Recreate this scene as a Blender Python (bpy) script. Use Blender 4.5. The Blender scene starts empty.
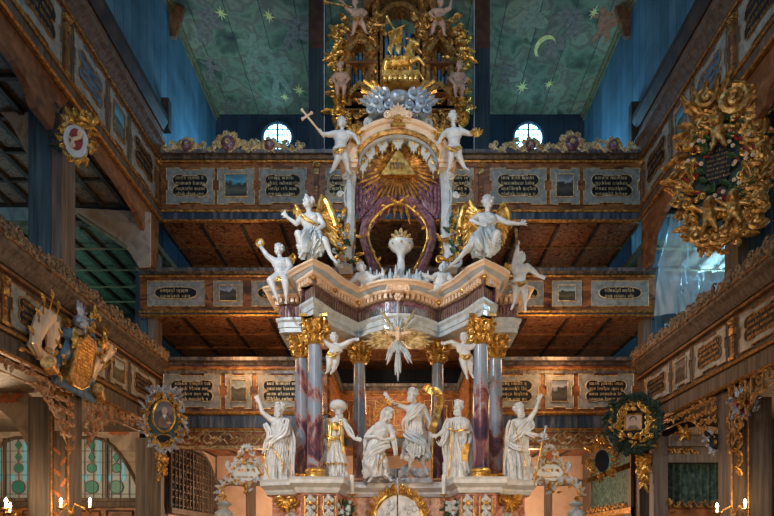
import bpy, math, random
from mathutils import Vector, Matrix, noise
PI = math.pi
C = bpy.context.scene.collection
R = random.Random(7)
WM = {}
def P(px, py, Y):
    return Vector(((px-400)*Y/600, Y, 1.6+(545-py)*Y/600))
def X(px, Y): return (px-400)*Y/600
def Z(py, Y): return 1.6+(545-py)*Y/600
V = Vector
# ---------------------------------------------------------------- materials
M = {}
def newmat(name):
    m = bpy.data.materials.new(name); m.use_nodes = True
    nt = m.node_tree; b = nt.nodes['Principled BSDF']
    M[name] = m
    return m, nt, b
def ramp(nt, stops):
    r = nt.nodes.new('ShaderNodeValToRGB'); e = r.color_ramp.elements
    while len(e) > 1: e.remove(e[-1])
    e[0].position = stops[0][0]; e[0].color = (*stops[0][1], 1)
    for p, c in stops[1:]:
        n = e.new(p); n.color = (*c, 1)
    return r
def mapping(nt, scale=(1,1,1), coord='Object', rot=(0,0,0)):
    t = nt.nodes.new('ShaderNodeTexCoord'); mp = nt.nodes.new('ShaderNodeMapping')
    mp.inputs['Scale'].default_value = scale; mp.inputs['Rotation'].default_value = rot
    nt.links.new(t.outputs[coord], mp.inputs['Vector'])
    return mp
def noisemat(name, stops, scale=4, sc3=(1,1,1), rough=.5, metal=0, bump=0, bscale=None, detail=6, dist=0, coat=0, spec=.5):
    m, nt, b = newmat(name)
    mp = mapping(nt, sc3); n = nt.nodes.new('ShaderNodeTexNoise')
    n.inputs['Scale'].default_value = scale; n.inputs['Detail'].default_value = detail
    n.inputs['Distortion'].default_value = dist
    nt.links.new(mp.outputs[0], n.inputs['Vector'])
    r = ramp(nt, stops); nt.links.new(n.outputs['Fac'], r.inputs[0]); nt.links.new(r.outputs[0], b.inputs['Base Color'])
    b.inputs['Roughness'].default_value = rough; b.inputs['Metallic'].default_value = metal
    b.inputs['Coat Weight'].default_value = coat; b.inputs['Specular IOR Level'].default_value = spec
    if bump:
        n2 = nt.nodes.new('ShaderNodeTexNoise'); n2.inputs['Scale'].default_value = bscale or scale*4
        nt.links.new(mp.outputs[0], n2.inputs['Vector'])
        bp = nt.nodes.new('ShaderNodeBump'); bp.inputs['Strength'].default_value = bump; bp.inputs['Distance'].default_value = .02
        nt.links.new(n2.outputs['Fac'], bp.inputs['Height']); nt.links.new(bp.outputs[0], b.inputs['Normal'])
    return m
noisemat('gold', [(.3,(.3,.14,.03)),(.5,(.7,.4,.09)),(.7,(1,.7,.25))], 9, rough=.33, metal=.72, bump=.35, bscale=30)
noisemat('old_gold', [(.3,(.16,.08,.02)),(.5,(.5,.26,.07)),(.7,(.9,.58,.22))], 12, rough=.4, metal=.65, bump=.5, bscale=25)
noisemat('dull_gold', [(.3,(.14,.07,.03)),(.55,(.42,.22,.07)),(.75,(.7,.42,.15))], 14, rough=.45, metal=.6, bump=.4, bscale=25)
noisemat('silver', [(.3,(.2,.24,.32)),(.7,(.7,.74,.82))], 9, rough=.45, metal=.5, bump=.3)
noisemat('white_paint', [(.3,(.5,.54,.57)),(.6,(.68,.71,.73))], 7, rough=.38, coat=.1)
noisemat('white_blue', [(.3,(.42,.5,.55)),(.6,(.62,.69,.72))], 7, rough=.3, coat=.3)
noisemat('cream_paint', [(.3,(.74,.53,.36)),(.6,(.86,.66,.47))], 5, rough=.35, coat=.2)
noisemat('blue_paint', [(.3,(.3,.38,.46)),(.6,(.48,.55,.62))], 5, rough=.35)
noisemat('purple_marble', [(.32,(.07,.03,.05)),(.5,(.2,.09,.13)),(.62,(.34,.2,.24)),(.7,(.14,.07,.1))], 5, (1,1,1), rough=.25, dist=1.6, coat=.3)
noisemat('rose_marble', [(.3,(.3,.1,.07)),(.5,(.62,.28,.2)),(.65,(.8,.5,.4))], 6, rough=.25, dist=1.2, coat=.3)
noisemat('brown_marbling', [(.28,(.06,.02,.01)),(.45,(.24,.085,.025)),(.56,(.42,.17,.05)),(.66,(.1,.03,.012))], 1.6, (1,1,2), rough=.42, dist=1.4)
noisemat('slate_marbling', [(.3,(.025,.03,.04)),(.5,(.09,.09,.1)),(.62,(.24,.2,.18)),(.7,(.07,.075,.09))], 2.2, (4,4,.4), rough=.35, dist=.8)
noisemat('grey_marbling', [(.3,(.18,.2,.19)),(.52,(.32,.33,.3)),(.7,(.44,.43,.39))], 7, rough=.45, dist=.6)
noisemat('aged_dark', [(.3,(.03,.012,.01)),(.7,(.1,.04,.025))], 5, rough=.6)
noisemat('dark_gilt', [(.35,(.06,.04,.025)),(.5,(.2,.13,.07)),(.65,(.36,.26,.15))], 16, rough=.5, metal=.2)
noisemat('blue_marbling', [(.3,(.012,.025,.045)),(.5,(.05,.075,.12)),(.62,(.17,.17,.19)),(.7,(.04,.06,.1))], 2.2, (4,4,.4), rough=.35, dist=.8)
noisemat('pale_gilt', [(.35,(.34,.24,.1)),(.5,(.66,.5,.24)),(.65,(.85,.74,.48))], 14, rough=.4, metal=.15)
noisemat('post_dark', [(.3,(.008,.018,.03)),(.7,(.03,.055,.075))], 3, (6,6,.3), rough=.6)
noisemat('timber', [(.3,(.05,.035,.025)),(.55,(.13,.095,.07)),(.75,(.2,.15,.11))], 3, (5,5,.35), rough=.6, bump=.3, bscale=20)
noisemat('grey_timber', [(.3,(.08,.07,.065)),(.55,(.17,.14,.12)),(.75,(.26,.22,.19))], 3, (6,6,.3), rough=.6, bump=.3, bscale=20)
noisemat('blue_timber', [(.3,(.02,.05,.08)),(.55,(.06,.12,.17)),(.75,(.11,.2,.26))], 3, (6,6,.3), rough=.6, bump=.3, bscale=20)
noisemat('dark_timber', [(.3,(.012,.009,.007)),(.55,(.04,.028,.02)),(.75,(.08,.055,.035))], 3, (1,1,1), rough=.6)
noisemat('brown_timber', [(.3,(.09,.035,.015)),(.55,(.24,.1,.04)),(.75,(.36,.17,.07))], 4, (1,1,1), rough=.5, dist=1)
noisemat('plaster', [(.3,(.5,.34,.24)),(.6,(.6,.43,.32))], 3, rough=.9)
noisemat('cream_plaster', [(.3,(.26,.22,.18)),(.5,(.46,.38,.31)),(.6,(.52,.43,.35)),(.7,(.38,.24,.18))], 2.2, rough=.9, dist=.8)
noisemat('soffit_paint', [(.36,(.04,.015,.01)),(.44,(.22,.07,.03)),(.5,(.42,.17,.07)),(.54,(.12,.04,.02)),(.6,(.5,.3,.16)),(.66,(.18,.05,.03))], 2.6, rough=.6, dist=3.5)
noisemat('aisle_paint', [(.3,(.04,.035,.025)),(.45,(.14,.1,.07)),(.55,(.24,.18,.13)),(.62,(.12,.07,.05)),(.75,(.2,.19,.14))], 4, rough=.6, dist=2.5)
noisemat('green_paint', [(.3,(.03,.05,.03)),(.5,(.1,.14,.09)),(.7,(.19,.2,.14))], 4, rough=.6, dist=2.5)
noisemat('black_lacquer', [(.3,(.008,.01,.014)),(.7,(.022,.028,.034))], 3, rough=.6, spec=.25)
noisemat('gilt_paint', [(.35,(.2,.12,.05)),(.5,(.5,.36,.16)),(.65,(.7,.58,.36))], 14, rough=.45, metal=.25)
noisemat('rock', [(.3,(.16,.18,.22)),(.6,(.36,.38,.42))], 8, rough=.6, bump=.6)
noisemat('silver_blue', [(.3,(.16,.22,.3)),(.7,(.45,.52,.6))], 6, rough=.28, metal=.25)
noisemat('leaf_green', [(.3,(.015,.04,.015)),(.6,(.05,.11,.04))], 14, rough=.5)
noisemat('dark_green', [(.3,(.008,.02,.014)),(.6,(.03,.06,.04))], 9, rough=.4)
noisemat('red_cloth', [(.3,(.16,.015,.015)),(.6,(.34,.035,.03))], 9, rough=.5)
noisemat('flesh', [(.3,(.5,.3,.22)),(.6,(.68,.45,.34))], 9, rough=.5)
noisemat('blue_enamel', [(.3,(.03,.08,.16)),(.6,(.1,.22,.36))], 9, rough=.35)
noisemat('iron', [(.3,(.01,.01,.01)),(.6,(.03,.03,.03))], 9, rough=.5)
noisemat('curtain_green', [(.35,(.01,.03,.03)),(.5,(.03,.08,.07)),(.65,(.08,.15,.12))], 10, rough=.7)
noisemat('rust_paint', [(.3,(.3,.08,.03)),(.6,(.5,.17,.07))], 9, rough=.7)
noisemat('dull_rose', [(.3,(.14,.09,.07)),(.6,(.26,.18,.13))], 9, rough=.8)
noisemat('pale_fresco', [(.3,(.17,.18,.1)),(.6,(.3,.28,.17))], 9, rough=.8)
noisemat('star_gold', [(.3,(.7,.55,.12)),(.6,(.9,.75,.25))], 9, rough=.5)
noisemat('white_wax', [(.3,(.75,.74,.7)),(.6,(.85,.84,.8))], 9, rough=.4)
noisemat('aged_paint', [(.3,(.16,.06,.025)),(.5,(.42,.2,.08)),(.65,(.6,.42,.28))], 5, rough=.5, dist=1.5)
noisemat('trim_yellow', [(.3,(.1,.08,.03)),(.6,(.22,.18,.08))], 9, rough=.5)
# plank walls: boards along z, blue
def plankmat(name, c0, c1, axis, width, seam=.04, rough=.65, blotch=None):
    m, nt, b = newmat(name)
    mp = mapping(nt); s = nt.nodes.new('ShaderNodeSeparateXYZ'); nt.links.new(mp.outputs[0], s.inputs[0])
    mt = nt.nodes.new('ShaderNodeMath'); mt.operation = 'DIVIDE'; mt.inputs[1].default_value = width
    nt.links.new(s.outputs[axis], mt.inputs[0])
    fr = nt.nodes.new('ShaderNodeMath'); fr.operation = 'FRACT'; nt.links.new(mt.outputs[0], fr.inputs[0])
    fl = nt.nodes.new('ShaderNodeMath'); fl.operation = 'FLOOR'; nt.links.new(mt.outputs[0], fl.inputs[0])
    wn = nt.nodes.new('ShaderNodeTexWhiteNoise'); wn.noise_dimensions = '1D'; nt.links.new(fl.outputs[0], wn.inputs['W'])
    n = nt.nodes.new('ShaderNodeTexNoise'); n.inputs['Scale'].default_value = 1.3; n.inputs['Detail'].default_value = 7
    n.inputs['Distortion'].default_value = .35
    nt.links.new(mp.outputs[0], n.inputs['Vector'])
    if blotch: r = ramp(nt, blotch)
    else: r = ramp(nt, [(.3,c0),(.7,c1)])
    nt.links.new(n.outputs['Fac'], r.inputs[0])
    mx = nt.nodes.new('ShaderNodeMix'); mx.data_type = 'RGBA'; mx.blend_type = 'MULTIPLY'
    mx.inputs[0].default_value = .35
    nt.links.new(r.outputs[0], mx.inputs[6]); nt.links.new(wn.outputs['Value'], mx.inputs[7])
    sm = nt.nodes.new('ShaderNodeMath'); sm.operation = 'GREATER_THAN'; sm.inputs[1].default_value = seam
    nt.links.new(fr.outputs[0], sm.inputs[0])
    mx2 = nt.nodes.new('ShaderNodeMix'); mx2.data_type = 'RGBA'; mx2.blend_type = 'MULTIPLY'; mx2.inputs[0].default_value = .85
    nt.links.new(mx.outputs[2], mx2.inputs[6]); nt.links.new(sm.outputs[0], mx2.inputs[7])
    nt.links.new(mx2.outputs[2], b.inputs['Base Color']); b.inputs['Roughness'].default_value = rough
    return m
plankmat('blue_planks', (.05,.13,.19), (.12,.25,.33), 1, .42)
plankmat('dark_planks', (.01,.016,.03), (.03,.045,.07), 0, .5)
plankmat('painted_sky', None, None, 0, .95, .022, .7, [(.28,(.04,.04,.02)),(.4,(.13,.14,.07)),(.48,(.27,.28,.14)),(.55,(.2,.14,.08)),(.63,(.36,.31,.17)),(.8,(.13,.15,.08))])
plankmat('floor_boards', (.12,.08,.05), (.25,.17,.11), 0, .3)
# column marble
def columnmat():
    m, nt, b = newmat('column_marble')
    mp = mapping(nt, (1,1,.55)); n = nt.nodes.new('ShaderNodeTexNoise'); n.inputs['Scale'].default_value = 1.9
    n.inputs['Detail'].default_value = 8; n.inputs['Distortion'].default_value = 1.8; n.inputs['Roughness'].default_value = .62
    nt.links.new(mp.outputs[0], n.inputs['Vector'])
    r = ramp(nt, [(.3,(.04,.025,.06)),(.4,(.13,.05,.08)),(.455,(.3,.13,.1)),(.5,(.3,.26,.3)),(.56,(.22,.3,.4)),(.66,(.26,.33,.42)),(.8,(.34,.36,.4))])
    # painted marbling, dark-veined at the foot; the grey-blue head paints in a glossy reflection
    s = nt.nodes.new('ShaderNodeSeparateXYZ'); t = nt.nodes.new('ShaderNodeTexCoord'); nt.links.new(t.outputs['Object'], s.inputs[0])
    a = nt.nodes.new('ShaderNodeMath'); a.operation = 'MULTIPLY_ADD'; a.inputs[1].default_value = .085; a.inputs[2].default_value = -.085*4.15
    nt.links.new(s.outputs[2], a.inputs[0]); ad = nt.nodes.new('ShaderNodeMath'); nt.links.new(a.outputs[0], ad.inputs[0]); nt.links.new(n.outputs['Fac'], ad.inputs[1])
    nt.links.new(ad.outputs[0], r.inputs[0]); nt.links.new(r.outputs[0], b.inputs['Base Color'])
    b.inputs['Roughness'].default_value = .22; b.inputs['Coat Weight'].default_value = .5
columnmat()
# painted pictures (sky over land; a painting on a flat panel)
def picmat(name, z0, z1, skyc, landc, seed):
    m, nt, b = newmat(name)
    mp = mapping(nt, coord='Generated'); s = nt.nodes.new('ShaderNodeSeparateXYZ'); nt.links.new(mp.outputs[0], s.inputs[0])
    n = nt.nodes.new('ShaderNodeTexNoise'); n.inputs['Scale'].default_value = 4+seed; n.inputs['Detail'].default_value = 5
    mp2 = mapping(nt, (1,1,1)); nt.links.new(mp2.outputs[0], n.inputs['Vector'])
    a = nt.nodes.new('ShaderNodeMath'); a.operation = 'MULTIPLY_ADD'; a.inputs[1].default_value = .7; nt.links.new(n.outputs['Fac'], a.inputs[0]); nt.links.new(s.outputs[2], a.inputs[2])
    d = tuple(c*.35 for c in landc); w = tuple(min(1, c*1.7) for c in skyc)
    r = ramp(nt, [(.3,d),(.5,landc),(.66,d),(.74,w),(.85,skyc),(1,tuple(c*.6 for c in skyc))])
    sc = nt.nodes.new('ShaderNodeMath'); sc.operation = 'MULTIPLY'; sc.inputs[1].default_value = .72
    nt.links.new(a.outputs[0], sc.inputs[0]); nt.links.new(sc.outputs[0], r.inputs[0]); nt.links.new(r.outputs[0], b.inputs['Base Color'])
    b.inputs['Roughness'].default_value = .4
picmat('picture_blue', 0, 1, (.08,.28,.4), (.12,.14,.12), 0)
picmat('picture_dusk', 0, 1, (.22,.26,.32), (.1,.09,.07), 1)
picmat('picture_green', 0, 1, (.25,.3,.3), (.14,.12,.07), 2)
picmat('portrait_dark', 0, 1, (.12,.1,.09), (.08,.06,.05), 2)
def emit(name, col, st):
    m, nt, b = newmat(name); b.inputs['Emission Color'].default_value = (*col, 1); b.inputs['Emission Strength'].default_value = st
    b.inputs['Base Color'].default_value = (*col, 1)
emit('flame_bulb', (1,.75,.42), 26)
emit('daylight_glass', (.32,.72,1), 7)
def glass(name, col, alpha, em=0):
    m, nt, b = newmat(name); b.inputs['Base Color'].default_value = (*col, 1); b.inputs['Roughness'].default_value = .45
    b.inputs['Alpha'].default_value = alpha
    if em: b.inputs['Emission Color'].default_value = (*col, 1); b.inputs['Emission Strength'].default_value = em
glass('clear_pane', (.34,.38,.36), 1, .12)
glass('green_pane', (.02,.2,.14), 1, .16)
glass('blue_pane', (.1,.32,.36), 1, .5)
glass('lamp_glass', (.9,.85,.75), .25)
# dust sheet
m, nt, b = newmat('plastic_film'); b.inputs['Base Color'].default_value = (.62,.78,.86,1); b.inputs['Roughness'].default_value = .25
b.inputs['Alpha'].default_value = .6; b.inputs['Transmission Weight'].default_value = 0
# ---------------------------------------------------------------- mesh builder
class MB:
    def __init__(s, M4=None):
        s.v = []; s.f = []; s.mi = []; s.M = M4 or Matrix.Identity(4); s.m = 0
    def _add(s, vs, fs):
        o = len(s.v); Mx = s.M
        s.v += [Mx @ V(p) for p in vs]; s.f += [tuple(i+o for i in f) for f in fs]; s.mi += [s.m]*len(fs)
        return s
    def box(s, x0, x1, y0, y1, z0, z1):
        vs = [(x,y,z) for x in (x0,x1) for y in (y0,y1) for z in (z0,z1)]
        return s._add(vs, [(0,1,3,2),(4,6,7,5),(0,4,5,1),(2,3,7,6),(0,2,6,4),(1,5,7,3)])
    def loft(s, rings, close=True, cap=True):
        n = len(rings[0]); vs = [p for r in rings for p in r]; fs = []
        for i in range(len(rings)-1):
            for k in range(n if close else n-1):
                a = i*n+k; b_ = i*n+(k+1)%n
                fs.append((a, b_, b_+n, a+n))
        if cap and close:
            fs.append(tuple(range(n-1,-1,-1))); fs.append(tuple((len(rings)-1)*n+k for k in range(n)))
        return s._add(vs, fs)
    def prism(s, pts, y0, y1):
        return s.loft([[(x,y0,z) for x,z in pts],[(x,y1,z) for x,z in pts]])
    def prismx(s, pts, x0, x1):        # outline in (y,z)
        return s.loft([[(x0,y,z) for y,z in pts],[(x1,y,z) for y,z in pts]])
    def lathe(s, prof, c=(0,0,0), n=16, sx=1, sy=1):
        c = V(c)
        rings = [[(c.x+r*sx*math.cos(2*PI*k/n), c.y+r*sy*math.sin(2*PI*k/n), c.z+z) for k in range(n)] for r,z in prof]
        return s.loft(rings)
    def tube(s, pts, rad, n=8, flat=1.0, closed=False):
        pts = [V(p) for p in pts]; L = len(pts)
        if not hasattr(rad, '__len__'): rad = [rad]*L
        rings = []; up = None
        for i, p in enumerate(pts):
            if closed: t = pts[(i+1)%L]-pts[i-1]
            else: t = pts[min(i+1,L-1)]-pts[max(i-1,0)]
            if t.length < 1e-9: t = V((0,0,1))
            t.normalize()
            if up is None: up = V((0,-1,0)) if abs(t.y) < .9 else V((0,0,1))
            a = up-t*up.dot(t)
            if a.length < 1e-6: a = t.orthogonal()
            a.normalize(); up = a; b_ = t.cross(a); r = rad[i]
            rings.append([p+(a*math.cos(2*PI*k/n)*flat+b_*math.sin(2*PI*k/n))*r for k in range(n)])
        if closed: rings.append(rings[0]); return s.loft(rings, cap=False)
        return s.loft(rings)
    def ball(s, c, r, n=8, m=6, rot=None):
        c = V(c); r = (r,r,r) if not hasattr(r,'__len__') else r
        rings = []
        for i in range(m+1):
            a = PI*(.04+.92*i/m)
            ring = []
            for k in range(n):
                q = V((r[0]*math.sin(a)*math.cos(2*PI*k/n), r[1]*math.sin(a)*math.sin(2*PI*k/n), -r[2]*math.cos(a)))
                if rot: q = rot @ q
                ring.append(c+q)
            rings.append(ring)
        return s.loft(rings)
    def capsule(s, a, b_, ra, rb, n=10):
        a = V(a); b_ = V(b_); d = b_-a; L = d.length
        if L < 1e-6: return s.ball(a, ra)
        t = d/L; pts = []; rr = []
        for q in (.0,.3,.6,.85): pts.append(a-t*ra*math.cos(q*PI/2)); rr.append(max(ra*math.sin(q*PI/2), ra*.08))
        pts.append(a); rr.append(ra)
        pts.append(b_); rr.append(rb)
        for q in (.85,.6,.3,.0): pts.append(b_+t*rb*math.cos(q*PI/2)); rr.append(max(rb*math.sin(q*PI/2), rb*.08))
        return s.tube(pts, rr, n)
    # ---- ornament, all in the local x,z plane, bulging to -y
    def volute(s, x, z, r, turns=1.6, a0=0, cw=1, th=None, y=0):
        th = th or r*.28; N = int(turns*11)+2
        pts = []; rad = []
        for i in range(N+1):
            q = i/N; a = a0+cw*q*turns*2*PI; rr = r*(1-.82*q)
            pts.append((x+rr*math.cos(a), y-th*.5*q-(r*.2*q), z+rr*math.sin(a))); rad.append(th*(1-.55*q))
        s.tube(pts, rad, 6); s.ball((x,y-th,z), th*.9, 6, 4)
        return s
    def leaf(s, x, z, ang, L, W, y=0, curl=.3, lobes=3, th=.3):
        N = lobes*4+2; rings = []
        ca, sa = math.cos(ang), math.sin(ang)
        for i in range(N+1):
            q = i/N; w = W*.5*(math.sin(PI*min(1,q*.92+.08))**.6)*(.55+.45*abs(math.sin(q*lobes*PI)))
            w = max(w, W*.03)
            bend = curl*q*q; a2 = bend*2
            u = L*q; off = L*curl*.6*q*q
            bulge = -W*th*(math.sin(PI*min(q*1.1,1))+.25) - L*.18*abs(curl)*q*q
            pr = []
            for (cx, cy) in ((-1,.0),(-.55,1),(0,.55),(.55,1),(1,.0),(0,-.12)):
                lx, lz = u, cx*w+off
                pr.append((x+lx*ca-lz*sa, y+bulge*cy if cy > 0 else y+.0-cy*W*.1, z+lx*sa+lz*ca))
            rings.append(pr)
        return s.loft(rings)
    def flower(s, x, z, r, y=0, n=6):
        for k in range(n):
            a = 2*PI*k/n
            s.ball((x+r*.6*math.cos(a), y-r*.2, z+r*.6*math.sin(a)), (r*.4,r*.3,r*.4), 6, 4)
        s.ball((x,y-r*.45,z), r*.3, 6, 4)
        return s
    def scroll(s, x0, z0, x1, z1, amp, th, leafy=True, y=0, flip=1):
        """an S-scroll ending in two volutes, with acanthus leaves"""
        dx, dz = x1-x0, z1-z0; L = math.hypot(dx,dz); ang = math.atan2(dz,dx)
        nx, nz = -dz/L*flip, dx/L*flip
        pts = []
        for i in range(11):
            q = i/10; o = amp*math.sin(q*2*PI)
            pts.append((x0+dx*q+nx*o, y-th*.3, z0+dz*q+nz*o))
        s.tube(pts, [th*(.6+.6*math.sin(PI*i/10)) for i in range(11)], 6)
        r = amp*.8
        s.volute(x0+nx*r, z0+nz*r, r, 1.3, ang-PI/2*flip, -flip, th*.7, y)
        s.volute(x1-nx*r, z1-nz*r, r, 1.3, ang+PI/2*flip, -flip, th*.7, y)
        if leafy:
            s.leaf(pts[3][0], pts[3][2], ang+flip*.9, L*.33, L*.16, y, .3)
            s.leaf(pts[7][0], pts[7][2], ang+PI-flip*2.2, L*.33, L*.16, y, -.3)
        return s
    def glyphs(s, x0, x1, z, h, y, rnd, t=.006):
        """a line of blackletter strokes"""
        x = x0; w = h*.16
        while x < x1-h*.5:
            for c in range(rnd.randint(3,7)):
                k = rnd.choice((1,2,2,2,3)); up = rnd.random() < .22; dn = rnd.random() < .12
                for q in range(k):
                    z1 = z+h*(1.0 if (up and q == 0) else .68); z0 = z-(h*.25 if dn and q == k-1 else 0)
                    s.box(x, x+w, y-t, y, z0, z1); 
                    if q < k-1 and rnd.random() < .6: s.box(x, x+w*2.1, y-t, y, z+(h*.56 if rnd.random() < .6 else 0), z+(h*.56 if rnd.random() < .6 else 0)+h*.12)
                    x += w*2.0
                x += w*.5
                if x > x1-h*.4: break
            x += w*2.4
        return s
    def build(s, name, mats, parent=None, smooth=False, local=False, mesh_only=False, mods=None, origin=None):
        if isinstance(mats, str): mats = [mats]
        Mi = Matrix.Identity(4)
        if parent is not None and not local: Mi = WM[parent.name].inverted()
        elif origin is not None and not local: Mi = Matrix.Translation(-V(origin))
        me = bpy.data.meshes.new(name)
        me.from_pydata([Mi @ v for v in s.v], [], s.f)
        for a in mats: me.materials.append(M[a])
        if len(mats) > 1: me.polygons.foreach_set('material_index', s.mi)
        import bmesh
        bm = bmesh.new(); bm.from_mesh(me); bmesh.ops.recalc_face_normals(bm, faces=bm.faces); bm.to_mesh(me); bm.free()
        if smooth: me.polygons.foreach_set('use_smooth', [True]*len(me.polygons))
        me.update()
        o = bpy.data.objects.new(name, me); C.objects.link(o)
        if mods:
            for fn in mods: fn(o)
            dg = bpy.context.evaluated_depsgraph_get(); dg.update()
            nm = bpy.data.meshes.new_from_object(o.evaluated_get(dg)); o.modifiers.clear(); o.data = nm
            nm.name = name
            if smooth: nm.polygons.foreach_set('use_smooth', [True]*len(nm.polygons))
            bpy.data.meshes.remove(me)
        if smooth and not mods: o.data.set_sharp_from_angle(angle=math.radians(38))
        if parent is not None:
            o.parent = parent; WM[o.name] = WM[parent.name]
        else:
            if origin is not None: o.location = origin
            WM[o.name] = Matrix.Translation(V(origin)) if origin is not None else Matrix.Identity(4)
        return o
def tag(o, label, cat, group=None, kind=None):
    o['label'] = label; o['category'] = cat
    if group: o['group'] = group
    if kind: o['kind'] = kind
    return o
def thing(name, label, cat, loc=(0,0,0), rotz=0, group=None):
    o = bpy.data.objects.new(name, None); C.objects.link(o); o.location = loc; o.rotation_euler = (0,0,rotz)
    o.empty_display_size = .1
    WM[o.name] = Matrix.Translation(V(loc)) @ Matrix.Rotation(rotz, 4, 'Z')
    return tag(o, label, cat, group)
def struct(o):
    o['kind'] = 'structure'; return o
def dup(root, loc, rotz=None, label=None, group=None):
    def cp(o, par):
        c = o.copy(); C.objects.link(c); c.parent = par
        for ch in o.children: cp(ch, c)
        return c
    r = cp(root, None); r.location = loc
    if rotz is not None: r.rotation_euler = (0,0,rotz)
    WM[r.name] = Matrix.Translation(V(loc)) @ Matrix.Rotation(r.rotation_euler.z, 4, 'Z')
    if label: r['label'] = label
    if group: r['group'] = group
    return r
# ---------------------------------------------------------------- the hall
DG = 15.5; XW = 6.2; YB = 20.2
struct(MB().box(-12,12,-8,YB+.4,-.2,0).build('floor', 'floor_boards'))
struct(MB().box(-6.2,6.2,8,YB+.05,16.1,16.25).build('ceiling', 'painted_sky'))
struct(MB().box(-12.2,-6.2,-8,YB+.4,16.1,16.25).box(6.2,12.2,-8,YB+.4,16.1,16.25).box(-6.2,6.2,-8,8,16.1,16.25).build('ceiling_outer', 'dark_timber'))
# ceiling paintings: flat paint on the boards
cl = bpy.data.objects['ceiling']
def ceil_pt(px, py): 
    Y = 600*14.5/(545-py); return ((px-400)*Y/600, Y)
def blob(mb, px, py, a, b_, rot=0, n=14):
    x, y = ceil_pt(px, py); ca, sa = math.cos(rot), math.sin(rot)
    pts = [(x+a*math.cos(2*PI*k/n)*ca-b_*math.sin(2*PI*k/n)*sa, y+a*math.cos(2*PI*k/n)*sa+b_*math.sin(2*PI*k/n)*ca) for k in range(n)]
    global zoff; zoff = (zoff+.0003) if zoff < .012 else .001
    mb.loft([[(u,w,16.099-zoff) for u,w in pts],[(u,w,16.1) for u,w in pts]])
zoff = .001
def star(mb, px, py, r, n=8):
    x, y = ceil_pt(px, py); pts = []
    for k in range(2*n):
        rr = r if k%2 == 0 else r*.28
        if k%4 == 2: rr = r*.75
        a = PI*k/n+.2; pts.append((x+rr*math.cos(a), y+rr*math.sin(a)*1.5))
    mb.loft([[(u,w,16.086) for u,w in pts],[(u,w,16.1) for u,w in pts]])
for (px, py, r) in ((221,13,.17),(269,16,.17),(299,90,.2),(285,97,.15),(522,87,.22),(549,84,.15),(594,12,.16)):
    mb = MB(); star(mb, px, py, r); mb.build('painted_star', 'star_gold', cl)
mb = MB(); x, y = ceil_pt(545, 47); pts = []
for k in range(13): a = PI*.75+k/12*PI*1.15; pts.append((x+.3*math.cos(a), y+.42*math.sin(a)))
for k in range(12,-1,-1): a = PI*.75+k/12*PI*1.15; pts.append((x+.07+.27*math.cos(a), y+.07+.36*math.sin(a)))
mb.loft([[(u,w,16.086) for u,w in pts],[(u,w,16.1) for u,w in pts]]); mb.build('painted_moon', 'star_gold', cl)
def painted_figure(px, py, s, mat, rot=0):
    mb = MB(); k = s
    def b(dx, dy, a, b_, r=0):
        blob(mb, px+dx*k*math.cos(rot)-dy*k*math.sin(rot), py+dx*k*math.sin(rot)+dy*k*math.cos(rot), a*k*.03, b_*k*.05, r)
    b(0,-9,2.6,2.6); b(0,0,4,6); b(-8,-5,5,1.6,.5); b(8,-6,5,1.6,-.5); b(-3,12,2.6,7,.3); b(4,12,2.6,7,-.3); b(10,2,6,3,.8)
    mb.build('painted_figure', mat, cl)
for a in ((206,20,1.1,'dull_rose',.2),(253,48,1.2,'pale_fresco',0),(275,70,1.3,'pale_fresco',-.3),(294,30,1.1,'dull_rose',.3),(210,66,.8,'dull_rose',0),(274,102,.8,'pale_fresco',0),(228,107,.7,'dull_rose',0),
          (532,15,1.2,'pale_fresco',.5),(603,20,1.0,'rust_paint',0),(553,42,.9,'dull_rose',.2),(504,72,.9,'dull_rose',0),(556,102,.9,'pale_fresco',.4),(568,20,1.0,'dull_rose',-.3)):
    painted_figure(*a)
# walls
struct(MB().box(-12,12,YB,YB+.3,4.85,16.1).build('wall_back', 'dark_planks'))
struct(MB().box(-12,12,YB,YB+.3,0,4.85).build('wall_back_lower', 'plaster'))
for s, nm in ((-1,'left'),(1,'right')):
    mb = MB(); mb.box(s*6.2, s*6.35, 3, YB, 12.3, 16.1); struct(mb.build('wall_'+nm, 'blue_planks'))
    struct(MB().box(s*11.5, s*11.8, -8, YB, 0, 16.1).build('wall_outer_'+nm, 'cream_plaster'))
    struct(MB().box(s*6.08, s*6.2, 10, YB, 16.0, 16.1).box(s*6.15, s*6.2, 10, YB, 15.9, 16.0).build('trim_1' if s<0 else 'trim_2', 'trim_yellow'))
    # wall under the lower gallery, back part
    struct(MB().box(s*6.2, s*6.4, 16.06, YB, 0, 4.58).build('wall_'+nm+'_lower', 'plaster'))
# back wall timber framing (lower)
for (a, b_, c, d, n) in ((247,256,449,560,3),(544,551,449,560,4),(315,322,449,560,5),(470,477,449,560,6),(213,217,449,560,7),(585,589,449,560,8)):
    struct(MB().box(X(a,YB), X(b_,YB), YB-.06, YB, 0, 4.85).build('trim_%d' % n, 'timber'))
struct(MB().box(-6.2, 6.2, YB-.07, YB, Z(486,YB), Z(480,YB)).build('trim_9', 'timber'))
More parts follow.
